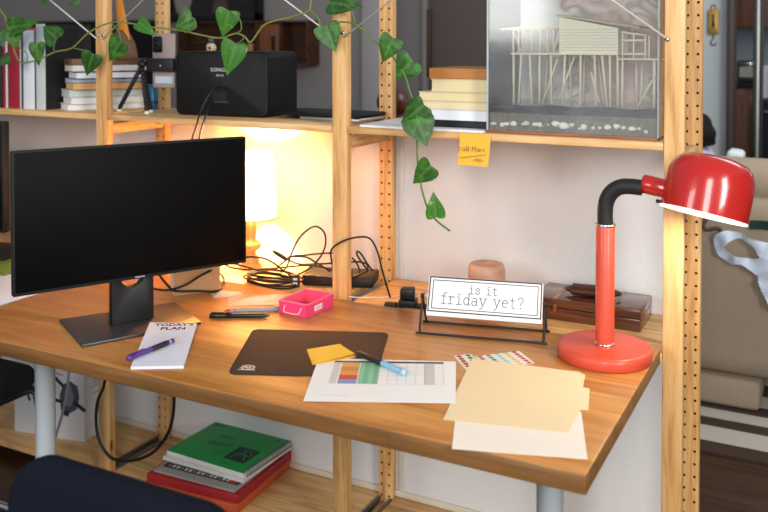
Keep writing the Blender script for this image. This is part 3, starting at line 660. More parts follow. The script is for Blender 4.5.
mb = MB(); mb.ball((0, 0, .245), (.026, .026, .036), mat('warm lit bulb', '#ffcf8a', .5, emit=25)); mb.build('bulb', tl)
mb = MB(); mb.lathe([(.012, .15), (.012, .215)], mat('brass', '#b08a45', .3, metal=1), n=16); mb.build('bulb_holder', tl)

rt = thing('router', 'flat black router box behind the pine post, cables piled on it', 'router', (-.0834, .127, MS_), R(17.6))
mb = MB(); mb.box((0, .055, .016), (.21, .105, .03), mat('router black', '#1c1612', .5), bev=.004); mb.build('casing', rt)
mb = MB(); mb.box((-.03, .0015, .031), (.06, .003, .0012), mat('grey label strip', '#a09a92', .6)); mb.build('light_strip', rt)
for k, p in enumerate(DESK_CABLES):
    lab = ['black cable making a tall loop left of the pine post', 'black cable running straight behind the tall cable loop', 'black cable sloping down onto the router', 'black cable arching over the pile beside the lamp foot', 'long black cable lying across the pile toward the router', 'black plug lead running right from the raised connector', 'short black cable lowest in the pile near the monitor', 'thin black cable arching round the front of the pine post', 'short black cable rising right of the pine post', 'narrow cable loop standing right of the pine post', 'black cable curling on top of the router right half'][k]
    mb = MB(); mb.tube([(q[0], q[1], max(q[2], .722)) for q in p], .0027, CABLE, n=7, smooth=5)
    o = tag(mb.build('cable'), lab, 'cable')
    if k == 5:
        a, b = Vector(PLUG[0]), Vector(PLUG[1])
        m5 = MB(); m5.tube([a, a+(b-a)*.25, b], [.004, .0062, .0055], mat('black connector', '#221a14', .5), n=8, smooth=0); m5.build('connector', o)
coil = MB()
for k in range(6):
    rx, ry = .085+.01*math.sin(k*2), .045+.006*math.cos(k*3)
    coil.tube([(-.27+.008*math.sin(k*5)+rx*math.cos(a*.5236), .075+ry*math.sin(a*.5236), .7215+.0045*k+.003*math.sin(a+k)) for a in range(12)], .0029, CABLE, n=7, smooth=3, closed=True)
tag(coil.build('cable_coil'), 'coiled black cable bundle on the shelf in front of the table lamp', 'cable')
mb = MB(); mb.box((0, 0, .018), (.022, .018, .036), mat('black plug body', '#1a1512', .5), bev=.004, M=tf((-.19, .075, .717), R(20)))
o = tag(mb.build('power_plug'), 'black power plug with a white label at the end of the cable pile', 'plug')
mb = MB(); mb.box((0, -.0094, .019), (.013, .0005, .02), WHITE, M=tf((-.19, .075, .717), R(20))); mb.build('label', o)

ad = thing('power_adapter', 'black power adapter block on the shelf left of the sign', 'power adapter', (.178, .06, MS_), R(17))
mb = MB(); mb.prism([(-.024, -.02), (.024, -.02), (.024, .02), (-.024, .02)], .0, .02, BLACK, bev=.003); mb.prism([(-.02, -.016), (.02, -.016), (.017, .016), (-.017, .016)], .02, .05, BLACK, bev=.003); mb.build('casing', ad)
mb = MB(); mb.box((-.043, -.02, .007), (.035, .022, .014), BLACK, bev=.004); mb.build('plug', ad); mb = MB(); mb.box((.04, -.012, .006), (.034, .02, .012), BLACK, bev=.004); mb.build('plug', ad)
mb = MB(); mb.tube([(q[0], q[1]-.0, q[2]) for q in ROUTERCABLE], .0016, mat('white cable', '#e7e2d8', .4), n=7, smooth=5); tag(mb.build('cable'), 'thin white cable along the back edge of the desk', 'cable')

cb = thing('cardboard_box', 'plain cardboard box behind the monitor with one pale side', 'box', (-.414, -.19, D), R(45.4))
mb = MB(); mb.box((.063, .055, .062), (.126, .11, .124), mat('brown cardboard', '#b58a60', .8), bev=.001); mb.build('carton', cb)
mb = MB(); mb.box((-.0008, .055, .062), (.001, .106, .12), mat('pale cardboard side', '#d9cdb0', .8)); mb.build('side_panel', cb)

ss = MB(); SS = mat('pink alabaster', '#e9b597', .45, var=.35, vscale=25)
ss.lathe([(0, 0), (.043, 0), (.047, .01), (.05, .06), (.049, .105), (.044, .117), (.035, .119), (.03, .113), (0, .112)], SS, tf((.367, .15, MS_)), n=28)
tag(ss.build('stone_candle_holder'), 'round pinkish stone candle holder standing behind the sign', 'candle holder')

wb = thing('wooden_box', 'flat polished dark wooden box with brass latch behind the red lamp', 'box', (.50, .128, MS_), 0)
WBX = wood('polished walnut', '#3c1d10', '#5b2f1c', '#74432a', 'X', .15, knots=False, coat=.6)
mb = MB(); mb.box((.137, .074, .0155), (.274, .148, .031), WBX, bev=.002); mb.build('box_base', wb)
mb = MB(); mb.box((.137, .074, .043), (.274, .148, .022), WBX, bev=.002)
for x in (.06, .205): mb.box((x, .074, .0544), (.009, .147, .0006), mat('inlay strip', '#9a7d62', .3))
mb.build('lid', wb)
BR = mat('brass', '#b08a45', .3, metal=1)
for x in (.06, .205):
    mb = MB(); mb.box((x, -.0018, .031), (.009, .003, .02), BR, bev=.0006); mb.build('latch', wb)

pc = MB(); LE = mat('brown leather', '#4f2716', .4, bump=.3, bscale=120)
def pouch_fn(u, v):
    a = 2*math.pi*u; t = v
    rr = math.sin(math.pi*t)**.55
    return (-.075+.15*t, .031*math.cos(a)*rr, .015+.0145*math.sin(a)*rr)
pc.grid(pouch_fn, 20, 16, LE, tf((.642, .19, .7715), R(4)))
po = tag(pc.build('leather_pouch'), 'soft brown leather pouch lying on the dark wooden box', 'pouch')
mb = MB(); mb.grid(lambda u, v: (-.05+.1*u, -.032*math.cos(math.pi*(v-.5)*1.0)*1.02, .015+.016*math.sin(math.pi*(v-.5))*.9+.001), 10, 8, mat('dark leather flap', '#42200f', .4, bump=.3, bscale=120), tf((.642, .19, .7715), R(4))); mb.build('flap', po)

# ================================================================ things on the top shelf
TS = 1.198
spk = thing('loudspeaker', 'wide black wireless loudspeaker seen from the back on the top shelf', 'speaker', (-.482, .104, TS), R(3.8))
mb = MB(); SPB = mat('black speaker plastic', '#0b0b0c', .5, bump=.1, bscale=500, spec=.3)
def rrect(w, h, r, n=6):
    out = []
    for cx, cy, a in ((w/2-r, h/2-r, 0), (-w/2+r, h/2-r, 90), (-w/2+r, -h/2+r, 180), (w/2-r, -h/2+r, 270)):
        out += [(cx+r*math.cos(R(a+90*k/n)), cy+r*math.sin(R(a+90*k/n))) for k in range(n+1)]
    return out
mb.prism(rrect(.333, .199, .02), 0, -.185, SPB, M=tf((0, 0, .0995), x=R(90)), bev=.006); mb.build('casing', spk)
F2 = tf((0, -.0066+.006, .0975), x=R(90)); SW = mat('white print on speaker', '#d8d8d8', .6)
text_mesh('maker_name', 'SONOS', .0165, SW, spk, F2 @ tf((-.004, .040, .0012)), align='CENTER', sx=1.1)
text_mesh('model_name', 'PLAY:5', .009, SW, spk, F2 @ tf((.000, .025, .0012)), align='CENTER', sx=1.0)
mb = MB(); mb.prism(rrect(.052, .03, .006), 0, .0012, mat('dark port recess', '#0a0a0b', .4), M=F2 @ tf((.0, -.036, 0))); mb.prism(rrect(.03, .02, .004), 0, .0018, BLACK, M=F2 @ tf((.01, -.034, 0))); mb.build('port_panel', spk)
mb = MB(); strokes(mb, [[(-.02, -.055+.003*k), (.03, -.055+.003*k)] for k in range(3)], .0009, mat('grey small print', '#5a5a5c', .7), F2, z=.0011); mb.build('small_print', spk)
for k, p in enumerate(SPEAKER_CABLES):
    mb = MB(); mb.tube(p, .0028, mat('speaker cable %d' % k, ['#17161a', '#1c1c38'][k], .5), n=8, smooth=6)
    tag(mb.build('power_cable'), ['black cable from the loudspeaker back hanging over the shelf edge, left one', 'dark blue cable from the loudspeaker back hanging over the shelf edge'][k], 'cable')

def book(name, label, x0, x1, y0, y1, z0, h, cover, pages='#e9e2d2', group=None, spine='front', cat='book', soft=False, rz=0):
    """closed book lying flat; spine says which side shows the cover"""
    cx, cy = (x0+x1)/2, (y0+y1)/2; w, d = x1-x0, y1-y0
    t = thing(name, label, cat, (cx, cy, z0), rz, group)
    ct = .0008 if soft else .002
    CM = mat('cover '+cover, cover, .5); PM = mat('pages '+pages, pages, .85, bump=.25, bscale=700)
    mb = MB()
    mb.box((0, 0, ct/2), (w, d, ct), CM); mb.box((0, 0, h-ct/2), (w, d, ct), CM)
    if spine == 'front': mb.box((0, -d/2+ct/2, h/2), (w, ct, h), CM)
    if spine == 'left': mb.box((-w/2+ct/2, 0, h/2), (ct, d, h), CM)
    if spine == 'right': mb.box((w/2-ct/2, 0, h/2), (ct, d, h), CM)
    if spine == 'back': mb.box((0, d/2-ct/2, h/2), (w, ct, h), CM)
    mb.build('cover', t)
    e = .0025
    mb = MB(); mb.box((0, .0005, h/2), (w-2*e, d-2*e+(.001 if spine != 'front' else 0), h-2*ct), PM); mb.build('page_block', t)
    return t
# stack left of the camera, turned so that one corner points out
TH = R(60); e1 = Vector((math.cos(TH), math.sin(TH), 0)); e2 = Vector((-math.sin(TH), math.cos(TH), 0))
z = TS
for lab, cx_, ln, wd_, h, cov, pg, sp_ in (
    ('white book at the bottom of the turned stack, left end of the top shelf', -1.066, .265, .115, .021, '#e6e6e4', '#eeeeea', 'front'),
    ('off-white book second from the bottom of the left book stack', -1.052, .25, .105, .022, '#d8d9d6', '#e2e2de', 'back'),
    ('pale grey-green book, third from the bottom in the left book stack', -1.060, .26, .12, .025, '#c2cbc8', '#cfd4d0', 'front'),
    ('tan paperback in the middle of the left book stack', -1.040, .235, .115, .023, '#cf9f63', '#dcb983', 'front'),
    ('thin grey-blue book above the tan paperback in the left stack', -1.044, .245, .11, .013, '#a9b4c4', '#c8cdd6', 'front'),
    ('black book second from the top of the left stack, white page edges', -1.028, .225, .11, .023, '#1c1f26', '#e7e9ef', 'back')):
    p0 = Vector((cx_, .046, 0)); pc_ = p0+e1*ln/2+e2*wd_/2
    book('book', lab, pc_.x-ln/2, pc_.x+ln/2, pc_.y-wd_/2, pc_.y+wd_/2, z, h, cov, pg, 'books stacked flat at the left of the top shelf', sp_, rz=TH)
    z += h+.0003
p0 = Vector((-1.045, .045, 0)); pc_ = p0+e1*.125+e2*.055
bx = thing('book', 'brown covered thick book on top of the left book stack', 'book', (pc_.x, pc_.y, z), TH, 'books stacked flat at the left of the top shelf')
mb = MB(); C1 = mat('worn brown cover', '#7d5b41', .6); mb.box((0, 0, .0315), (.25, .11, .021), C1, bev=.002); mb.box((0, 0, .001), (.25, .11, .002), C1); mb.build('cover', bx)
mb = MB(); mb.box((0, 0, .0115), (.246, .106, .019), mat('white page edge', '#e4e3df', .8)); mb.build('page_block', bx)
zt = z+.042
# upright books
def upright(lab, x0, x1, h, cov, pg='#efece6', y0=.04, right=None):
    w = x1-x0; t = thing('book', lab, 'book', ((x0+x1)/2, y0+.1, TS), 0, 'books standing upright at the left of the top shelf')
    CM = mat('cover '+cov, cov, .45); ct = .0018
    mb = MB(); mb.box((-w/2+ct/2, 0, h/2), (ct, .2, h), CM); mb.box((w/2-ct/2, 0, h/2), (ct, .2, h), mat('cover '+right, right, .6) if right else CM); mb.box((0, -.1+ct/2, h/2), (w, ct, h), CM, bev=.0006); mb.build('cover', t)
    mb = MB(); mb.box((0, .001, h/2), (w-2*ct, .194, h-.006), mat('pages '+pg, pg, .85)); mb.build('page_block', t)
    return t
upright('dark book standing at the far left edge of the top shelf', -1.425, -1.372, .27, '#2a2b30')
upright('slim red spined book standing just left of the wide red one', -1.3705, -1.358, .28, '#a32234')
upright('slim white book standing between the two red books', -1.357, -1.345, .245, '#e9e7e2')
upright('wide dark red book standing upright on the top shelf', -1.344, -1.288, .262, '#9c1f33')
upright('slim cream book standing right of the wide red book', -1.287, -1.278, .26, '#ddd9ce')
upright('slim charcoal book standing between cream and white books', -1.277, -1.270, .26, '#4b5157')
upright('thick white book standing upright in the row', -1.269, -1.213, .268, '#dfe4ec')
upright('slim black book standing upright between white and grey-green books', -1.212, -1.208, .265, '#26292c')
upright('pale grey-green book standing at the right end of the row', -1.2075, -1.160, .288, '#c8d0cd', right='#17171a')

# right stack of books
z = TS
bk = book('magazine', 'thin white magazine flat on the top shelf under the right book stack', .055, .412, .012, .25, z, .006, '#e6e7ea', '#dfe0e2', None, 'right', 'magazine', True); z += .0062
for lab, x0, h, cov, pg, sp_ in (
    ('black covered book directly on the white magazine', .213, .018, '#17191c', '#2a2c30', 'front'),
    ('white book with bluish pages low in the right book stack', .207, .027, '#dfe3ea', '#eceef2', 'back'),
    ('cream paperback second above the white book, lower one', .212, .021, '#d9c79a', '#e8d9b2', 'back'),
    ('cream paperback above the other, yellowed page edges toward the room', .210, .024, '#d6c08e', '#e5d3a6', 'back'),
    ('thick cream paperback under the brown topmost book', .246, .034, '#d2bd8c', '#e2d2a6', 'back'),
    ('orange-brown book on top of the right book stack', .242, .028, '#b4763a', '#a86d38', 'front')):
    book('book', lab, x0, .410, .055, .25, z, h, cov, pg, 'books stacked beside the glass case', sp_)
    z += h+.0003
# black portfolio on silver laptop
lt = thing('laptop', 'closed silver laptop under a black folder on the top shelf', 'laptop', (-.105, .195, TS), R(-4))
mb = MB(); mb.box((0, 0, .005), (.21, .14, .010), mat('silver aluminium', '#b4b8bd', .35, metal=.7), bev=.003); mb.build('body', lt)
pf = MB(); pf.box((0, 0, .006), (.30, .155, .011), mat('black folder cover', '#0d0e11', .5, spec=.3), bev=.002, M=tf((-.15, .197, TS+.0102), R(-3)))
tag(pf.build('document_folder'), 'flat black folder lying on the silver laptop', 'folder')
pv = thing('pedestal_vase', 'round dark wooden vase on a tall stand in the room behind the drilled post', 'vase', (-.345, 1.0, 0))
DV = wood('dark turned wood', '#3a1a0f', '#54281a', '#6e3a25', 'Z', .35, knots=False)
mb = MB(); mb.lathe([(0, 1.14), (.04, 1.145), (.062, 1.175), (.063, 1.20), (.054, 1.225), (.034, 1.243), (.028, 1.246), (.02, 1.24), (0, 1.23)], DV, n=32); mb.build('bowl', pv)
mb = MB(); mb.lathe([(0, 0), (.13, 0), (.13, .02), (.03, .05), (.02, .3), (.02, 1.05), (.06, 1.12), (.07, 1.14), (0, 1.14)], DV, n=24); mb.build('stand', pv)

# phone on tripod
tp = thing('tripod', 'small black bendy tripod with white feet on the top shelf', 'tripod', (-.785, .10, TS))
J = mat('black rubber joints', '#17181b', .6)
top = Vector((-.003, -.005, .152))
for f in ((-.118, .01, .006), (.012, .018, .006), (.045, -.035, .006)):
    f = Vector(f); leg = MB()
    leg.tube([top+(f-top)*.06, f], .0062, J, n=10, smooth=0)
    for k in range(1, 12): leg.ball(top+(f-top)*(k/12), (.0082, .0082, .0078), J, sub=2)
    o = leg.build('leg', tp)
    ft = MB(); ft.ball(f+Vector((0, 0, -.001)), (.0085, .0085, .007), mat('white rubber foot', '#dedad4', .5), sub=2); ft.build('rubber_foot', o)
mb = MB(); mb.ball(top+Vector((0, 0, .005)), (.016, .014, .012), BLACK); mb.ball(top+Vector((.012, 0, .016)), (.01, .01, .01), BLACK); mb.lathe([(.006, 0), (.006, .02), (0, .021)], BLACK, tf(top, ), n=12); mb.build('head', tp)
cl = MB(); cl.box((.072, .0, .155), (.108, .02, .042), mat('black clamp', '#1c1d22', .5), bev=.004); cl.box((.022, .002, .158), (.03, .012, .012), BLACK, bev=.002)
c_ = cl.build('phone_clamp', tp)
mb = MB(); mb.lathe([(0, 0), (.0035, 0), (.0035, .0015), (0, .002)], STEEL, tf((.078, -.0102, .153), x=R(90)), n=12); mb.build('clamp_screw', c_)
ph = thing('smartphone', 'rose grey smartphone with triple camera clamped on the black tripod', 'phone', (-.719, .118, TS+.082), R(2))
mb = MB(); mb.prism(rrect(.088, .172, .006), 0, -.008, mat('rose grey phone back', '#a0908c', .35), M=tf((0, -.0, .078+.008), x=R(90)), bev=.0015); mb.build('body', ph)
mb = MB(); mb.prism(rrect(.038, .052, .008), 0, .002, mat('camera block', '#101114', .25), M=tf((-.022, 0, .138), x=R(90)), bev=.0006); cbk = mb.build('camera_block', ph)
for k in range(3):
    mb = MB(); mb.lathe([(0, .0028), (.0062, .0028), (.0068, .0018)], mat('lens glass', '#050508', .05), tf((-.026, 0, .122+.0155*k), x=R(90)), n=16); mb.build('lens', cbk)
mb = MB(); mb.box((.002, -.0004, .025), (.07, .0006, .022), mat('pale blue sticker', '#b9c9d6', .5)); mb.build('label', ph)

bc = MB(); bc.lathe([(0, 0), (.017, 0), (.018, .003), (.018, .08), (.015, .085), (0, .086)], mat('blue can', '#2c6f96', .3, metal=.3), tf((-.862, .225, TS)), n=24)
bc.lathe([(.0182, .02), (.0182, .03)], mat('dark blue band', '#173a52', .4), tf((-.862, .225, TS)), n=24, cap=False)
tag(bc.build('can'), 'small blue can behind the tripod legs', 'can')
sk = thing('skull_figurine', 'small cream skull figurine with dark cap beside the phone', 'figurine', (-.665, .29, TS))
mb = MB(); mb.ball((0, 0, .208), (.017, .019, .018), mat('bone cream', '#cbb899', .5)); mb.box((0, -.006, .190), (.02, .022, .014), mat('bone cream', '#cbb899', .5), bev=.004)
for s_ in (-1, 1): mb.ball((s_*.007, -.016, .208), (.0045, .004, .0055), BLACK, sub=2)
mb.build('skull', sk)
mb = MB(); mb.lathe([(0, 0), (.018, 0), (.018, .16), (.009, .17), (.009, .186)], mat('amber bottle', '#3a2a1a', .25), n=20); mb.build('bottle', sk)
mb = MB(); mb.lathe([(.009, .222), (.009, .24), (0, .241)], mat('grey stopper', '#4b4e50', .4), n=16); mb.build('stopper', sk)

# orange ornament: tall orange blade over a brown hull
orn = thing('sail_ornament', 'tall tapering orange ornament with brown curved base on the book stack', 'ornament', (-.93, .175, zt))
mb = MB(); OM = mat('orange lacquer', '#e8922a', .4, var=.25, vscale=18)
mb.prism([(-.05, .30), (-.036, .30), (.024, .058), (.022, .05), (-.012, .09), (-.026, .09), (-.034, .12)], -.004, .004, OM, M=tf((0, 0, -.03), x=R(90)), bev=.001); mb.build('blade', orn)
mb = MB(); mb.prism([(-.032, .10), (-.015, .098), (.005, .08), (.024, .05), (.032, .02), (.034, 0), (-.03, 0), (-.026, .04)], -.02, .02, mat('brown ornament base', '#6f5138', .5), M=tf((0, 0, 0), x=R(90)), bev=.003); mb.build('curved_base', orn)

# ---------------------------------------------------------------- glass case with a model house on stilts
gc = thing('display_case', 'tall clear display case with gravel bed at the right end of the top shelf', 'display case', (.625, .145, TS))
CW, CD, CH = .415, .25, .46
mb = MB(); mb.box((0, 0, .004), (CW, CD, .008), wood('case base wood', '#6b3d1f', '#85502b', '#9c6237', 'X', .4, knots=False), bev=.001); mb.build('case_base', gc)
PANE = glassy('clear acrylic', '#fafbfa', 1.0, .10, .07)
PANE2 = glassy('clear acrylic sides', '#f4f6f6', .985, .02, .05)
for nm, c_, d_, m_ in (('front_pane', (0, -CD/2+.0015, .008+CH/2), (CW, .003, CH), PANE), ('back_pane', (0, CD/2-.0015, .008+CH/2), (CW, .003, CH), PANE2), ('side_pane', (-CW/2+.0015, 0, .008+CH/2), (.003, CD-.007, CH), PANE2), ('side_pane', (CW/2-.0015, 0, .008+CH/2), (.003, CD-.007, CH), PANE2), ('top_pane', (0, 0, .008+CH+.0017), (CW, CD, .003), PANE2)):
    mb = MB(); mb.box(c_, d_, m_); mb.build(nm, gc)
BK, nt_, bs_ = base_mat('painted case reflections'); N_, L_ = nt_.nodes, nt_.links  # added backing; its colours stand in for reflections in the case
tc_ = N_.new('ShaderNodeTexCoord'); sx_ = N_.new('ShaderNodeSeparateXYZ'); L_.new(tc_.outputs['Object'], sx_.inputs[0])
nz_ = N_.new('ShaderNodeTexNoise'); nz_.inputs['Scale'].default_value = 9; nz_.inputs['Detail'].default_value = 2; nz_.inputs['Distortion'].default_value = .8; L_.new(tc_.outputs['Object'], nz_.inputs['Vector'])
ma_ = N_.new('ShaderNodeMath'); ma_.operation = 'MULTIPLY_ADD'; ma_.inputs[1].default_value = 1.1; L_.new(sx_.outputs['X'], ma_.inputs[0]); L_.new(nz_.outputs['Fac'], ma_.inputs[2])
cr_ = N_.new('ShaderNodeValToRGB'); L_.new(ma_.outputs[0], cr_.inputs['Fac']); el_ = cr_.color_ramp.elements
el_[0].position = .3; el_[0].color = lin('#f4f6fa'); el_[1].position = .72; el_[1].color = lin('#cdaa9e')
for p_, h_ in ((.42, '#e9e0da'), (.5, '#aa9c98'), (.58, '#dfc6bb')): k_ = el_.new(p_); k_.color = lin(h_)
L_.new(cr_.outputs['Color'], bs_.inputs['Base Color']); bs_.inputs['Roughness'].default_value = .9
mb = MB(); mb.box((0, CD/2-.006, .008+CH/2), (CW-.008, .003, CH-.004), BK); mb.build('reflection_backing', gc)
mb = MB(); ED = mat('pane edge', '#a9b4b8', .3)
for x in (-CW/2, CW/2): mb.box((x*.997, -CD/2-.0005, .008+CH/2), (.004, .004, CH), ED)
mb.build('pane_edges', gc)
mb = MB(); SO = mat('grey brown gravel', '#a59c86', .95, bump=1.5, bscale=120, var=.58, vscale=75)
rs = random.Random(3)
def soil(u, v):
    return (-CW/2+.004+(CW-.008)*u, -CD/2+.004+(CD-.008)*v, .060+.006*math.sin(11*u+3*v)+.003*math.sin(31*u+7))
mb.grid(soil, 40, 14, SO); mb.box((0, 0, .030), (CW-.009, CD-.009, .043), SO); o = mb.build('gravel_bed', gc); o['kind'] = 'stuff'
mb = MB(); mb.grid(lambda u, v: (-CW/2+.0035+(CW-.007)*u, -CD/2+.0035+(CD-.007)*v, .073+.0015*math.sin(20*u+9*v)), 24, 10, glassy('clear resin water', '#dfe4e0', .96, .05, .08)); mb.build('resin_water', gc)
stones = []
for k in range(22):
    x = -.19+.0175*k+rs.uniform(-.006, .006); r = rs.uniform(.004, .0085)*(1.3 if k in (9, 10, 18) else 1)
    mb = MB(); mb.ball((0, 0, 0), (r*1.25, r*.5, r*.85), mat('pebble %d' % (k % 3), ('#f0eee4', '#e2dfd2', '#e2cf96')[0 if k not in (7, 14, 18) else 2], .8), sub=2, noise=.35, seed=k)
    o = mb.build('pebble'); o.location = (.625+x, .145-CD/2+.0062, TS+.018+r*.5+rs.uniform(0, .008))
    tag(o, 'whitish pebble in the row along the front of the display case gravel', 'stone', 'pebbles along the front of the display case')
mh = thing('model_house', 'cream model house raised on many thin stilts inside the display case', 'model house', (.625, .15, TS+.06))
WM_ = mat('bare model wood', '#fbf0d2', .7); WS = mat('cream siding', '#fbf5de', .75)
def hx(px): return min(max((px-571)*.00242*1.075-.0105, -.2), .2)     # metres from the middle of the case
def hz(py): return (104-py)*.00250+.010
mb = MB()
for yy in (-.055, .055): mb.prism([(hx(557.7), hz(52)), (hx(612.7), hz(52)), (hx(612.7), hz(27.5)), (hx(557.7), hz(16))], -.0015, .0015, WS, M=tf((0, yy, 0), x=R(90)))
for xx, zz in ((557.7, 16), (612.2, 27.5)): mb.box((hx(xx), 0, (hz(52)+hz(zz))/2), (.003, .11, hz(zz)-hz(52)), WS)
for k in range(1, 9): mb.box((hx(585), -.0572, hz(52)+.0072*k), (hx(612)-hx(558.5), .0009, .0007), mat('siding groove', '#b9b192', .8))
mb.build('house_wall', mh)
mb = MB(); mb.prism([(hx(555), hz(15.5)), (hx(633), hz(28)), (hx(633), hz(26)), (hx(555), hz(13.5))], -.065, .065, mat('weathered roof', '#c2b692', .7), M=tf((0, 0, 0), x=R(90))); mb.build('roof', mh)
mb = MB()
for yy in (-.06, 0, .06):
    mb.prism([(hx(496), hz(29)), (hx(557), hz(24)), (hx(557), hz(22.5)), (hx(496), hz(27))], -.0015, .0015, WM_, M=tf((0, yy, 0), x=R(90)))
mb.build('rafter', mh)
mb = MB(); mb.box((hx(561.5), 0, hz(52.8)), (hx(613.5)-hx(509.5), .13, .004), WM_); mb.build('floor_platform', mh)
mb = MB(); mb.box((hx(634), 0, hz(57.5)), (hx(656)-hx(612), .12, .0035), WM_); mb.build('deck', mh)
def stick(name, a, b, y, w=.0032, y2=None):
    A = Vector((hx(a[0]), y, hz(a[1]))); B = Vector((hx(b[0]), y if y2 is None else y2, hz(b[1])))
    mb = MB(); mb.tube([A, B], w*.86, WM_, n=4, smooth=0); mb.build(name, mh)
for x in (511.5, 517, 522.5, 530, 538, 546, 552): stick('wall_stud', (x, 51.5), (x, 28.5-(x-511)*.06), -.058)
for a, b in (((512, 31), (519, 51)), ((537, 29), (546, 50)), ((552, 50), (557, 31))): stick('diagonal_brace', a, b, -.056, .0025)
stick('top_plate', (510, 29), (557, 28), -.058)
for k, (a, b) in enumerate((((511.5, 53), (512, 103)), ((519.5, 53), (517, 103)), ((528, 53), (530.5, 103)), ((538, 53), (538, 103)), ((549, 53), (550, 103)), ((563, 53), (561, 103)), ((578, 53), (578, 103)), ((591, 53), (593, 103)), ((598, 53), (603, 103)), ((605.5, 53), (606, 103)), ((612.5, 53), (613, 103)))):
    stick('stilt', a, b, -.055, .0042)
for a, b in (((524, 53), (526, 103)), ((534, 53), (530, 103)), ((556, 53), (558, 103)), ((571, 53), (570, 103)), ((584, 53), (590, 103)), ((595, 53), (598, 103)), ((609, 53), (607, 103)), ((621, 58), (622, 103)), ((627, 58), (626, 103))): stick('stilt', a, b, .05, .0042)
for x in (617, 645.5, 655): stick('stilt', (x, 58), (x, 104), -.052, .005 if x > 640 and x < 650 else .0042)
for a, b in (((541, 103), (556, 58)), ((556, 103), (572, 56)), ((631, 103), (647, 72)), ((596, 100), (588, 70))): stick('diagonal_brace', a, b, -.058, .003)
for x in (617, 627, 637.5, 641): stick('railing_post', (x, 57), (x, 32+(x-617)*.12), -.055, .003)
for a, b in (((616, 31.5), (639, 35)), ((616, 39.5), (638.5, 39.5)), ((616, 52.5), (638.5, 52.5))): stick('railing', a, b, -.055, .0042)

# sticky note under the right shelf edge
sn = thing('sticky_note', 'yellow handwritten sticky note hanging from the top shelf edge', 'sticky note', (.393, -.003, 1.118))
mb = MB(); mb.grid(lambda u, v: (-.041+.082*u+.003*(v-.5), -.0012-.012*(1-v)**2*(.6+.4*u), .079*v), 8, 10, mat('yellow sticky note', '#f0b73f', .8)); mb.build('note', sn)
mb = MB(); NI = mat('brown pen ink', '#6b4a22', .8)
def hand(lines, sc, ox, oz):
    out = []
    for l in lines: out.append([(ox+x*sc, oz+y*sc) for x, y in l])
    return out
cM = tf((0, -.0105, 0), x=R(90+7))
cal = [arc(.4, .4, .35, .4, 50, 310, 8), arc(1.25, .35, .3, .35, 0, 360, 10)+[(1.55, .7), (1.58, .05), (1.75, .02)], [(1.9, .1), (2.1, 1.2), (2.0, .05), (2.2, .1)], [(2.3, .1), (2.5, 1.2), (2.42, .05)],
       [(3.4, 0), (3.6, 1.2), (3.9, .3), (4.3, 1.2), (4.4, 0)], arc(4.95, .35, .28, .33, 0, 360, 10)+[(5.25, .65), (5.28, .05)], [(5.6, .6), (5.62, .05), (5.6, .4), (5.95, .6)], arc(6.45, .35, .3, .33, 50, 310, 8)]
strokes(mb, hand(cal, .0105, -.037, .037), .0011, NI, cM)
strokes(mb, [[(-.035, .018), (.034, .030)], [(.0, .013), (.012, .02), (.008, .011), (.02, .019), (.017, .010), (.028, .016)]], .0011, NI, cM)
mb.build('handwriting', sn)

# ================================================================ trailing vine
vine = thing('pothos_vine', 'trailing green pothos vine with heart-shaped leaves draped across the shelves', 'plant', tuple(VINES[0][0]))
STEM = mat('green stem', '#5b7a35', .5); STEM2 = mat('olive stem', '#7d7f3c', .5)
for k, p in enumerate(VINES):
    mb = MB(); mb.tube(p, .0026 if k < 2 else .0017, STEM2 if k == 0 else STEM, n=7, smooth=5); mb.build('stem' if k < 2 else 'leaf_stalk', vine, True)
LM = [leaf_mat('pothos leaf green', '#214c0e', '#35701b', .45), leaf_mat('pothos leaf dark', '#1b420e', '#2b5c18', .45), leaf_mat('pothos leaf variegated', '#2f6a18', '#97b64e', .60)]
PROF = [(-.01, .03), (-.06, .20), (-.085, .34), (-.06, .44), (.02, .51), (.15, .54), (.3, .52), (.46, .43), (.62, .31), (.76, .19), (.88, .09), (1.0, .0)]
for k, (b, t, w, sh) in enumerate(LEAVES):
    if k == 19: sh = 1
    B, T = Vector(b), Vector(t); rnd = random.Random(50+k)
    e1 = T-B; L = e1.length; e1.normalize()
    nrm = Vector((rnd.uniform(.25, .6), -1, rnd.uniform(.05, .4))); nrm = (nrm-e1*nrm.dot(e1)).normalized(); e2 = nrm.cross(e1)
    cosv = max(.5, abs(nrm.y)*.9+.1); hw = 1.12*w/cosv
    bmm = bmesh.new(); lay = bmm.verts.layers.float_color.new('vein')
    rows = []
    fold = rnd.uniform(.06, .16); droop = rnd.uniform(.06, .2)
    n0 = len(PROF); NS = 5
    for (tt, ww) in PROF:
        tm = max(tt, 0.0)*1.0
        row = []
        for s_ in range(-NS, NS+1):
            a = abs(s_)/NS
            tx = tm*(1-a)+tt*a if tt < 0 else tt-.04*a*(1-tt)
            up = fold*hw*ww*a*(1-.45*a)-droop*L*tx*tx+.012*L*math.sin(9*tx+k)*a
            p = B+e1*(tx*L)+e2*(hw*ww*s_/NS)+nrm*up
            v = bmm.verts.new(p); g = 1.0 if s_ == 0 else (.35 if abs(s_) in (3,) else 0)
            v[lay] = (g, g, g, 1); row.append(v)
        rows.append(row)
    for A, C_ in zip(rows, rows[1:]):
        for j in range(2*NS): 
            try: bmm.faces.new((A[j], A[j+1], C_[j+1], C_[j]))
            except ValueError: pass
    bmesh.ops.remove_doubles(bmm, verts=list(bmm.verts), dist=1e-5)
    bmesh.ops.recalc_face_normals(bmm, faces=list(bmm.faces))
    me = bpy.data.meshes.new('leaf')
    for f in bmm.faces: f.smooth = True
    bmm.to_mesh(me); bmm.free(); me.materials.append(LM[sh])
    o = bpy.data.objects.new('leaf', me); COL.objects.link(o); o.parent = vine; me.transform(WM(vine).inverted())

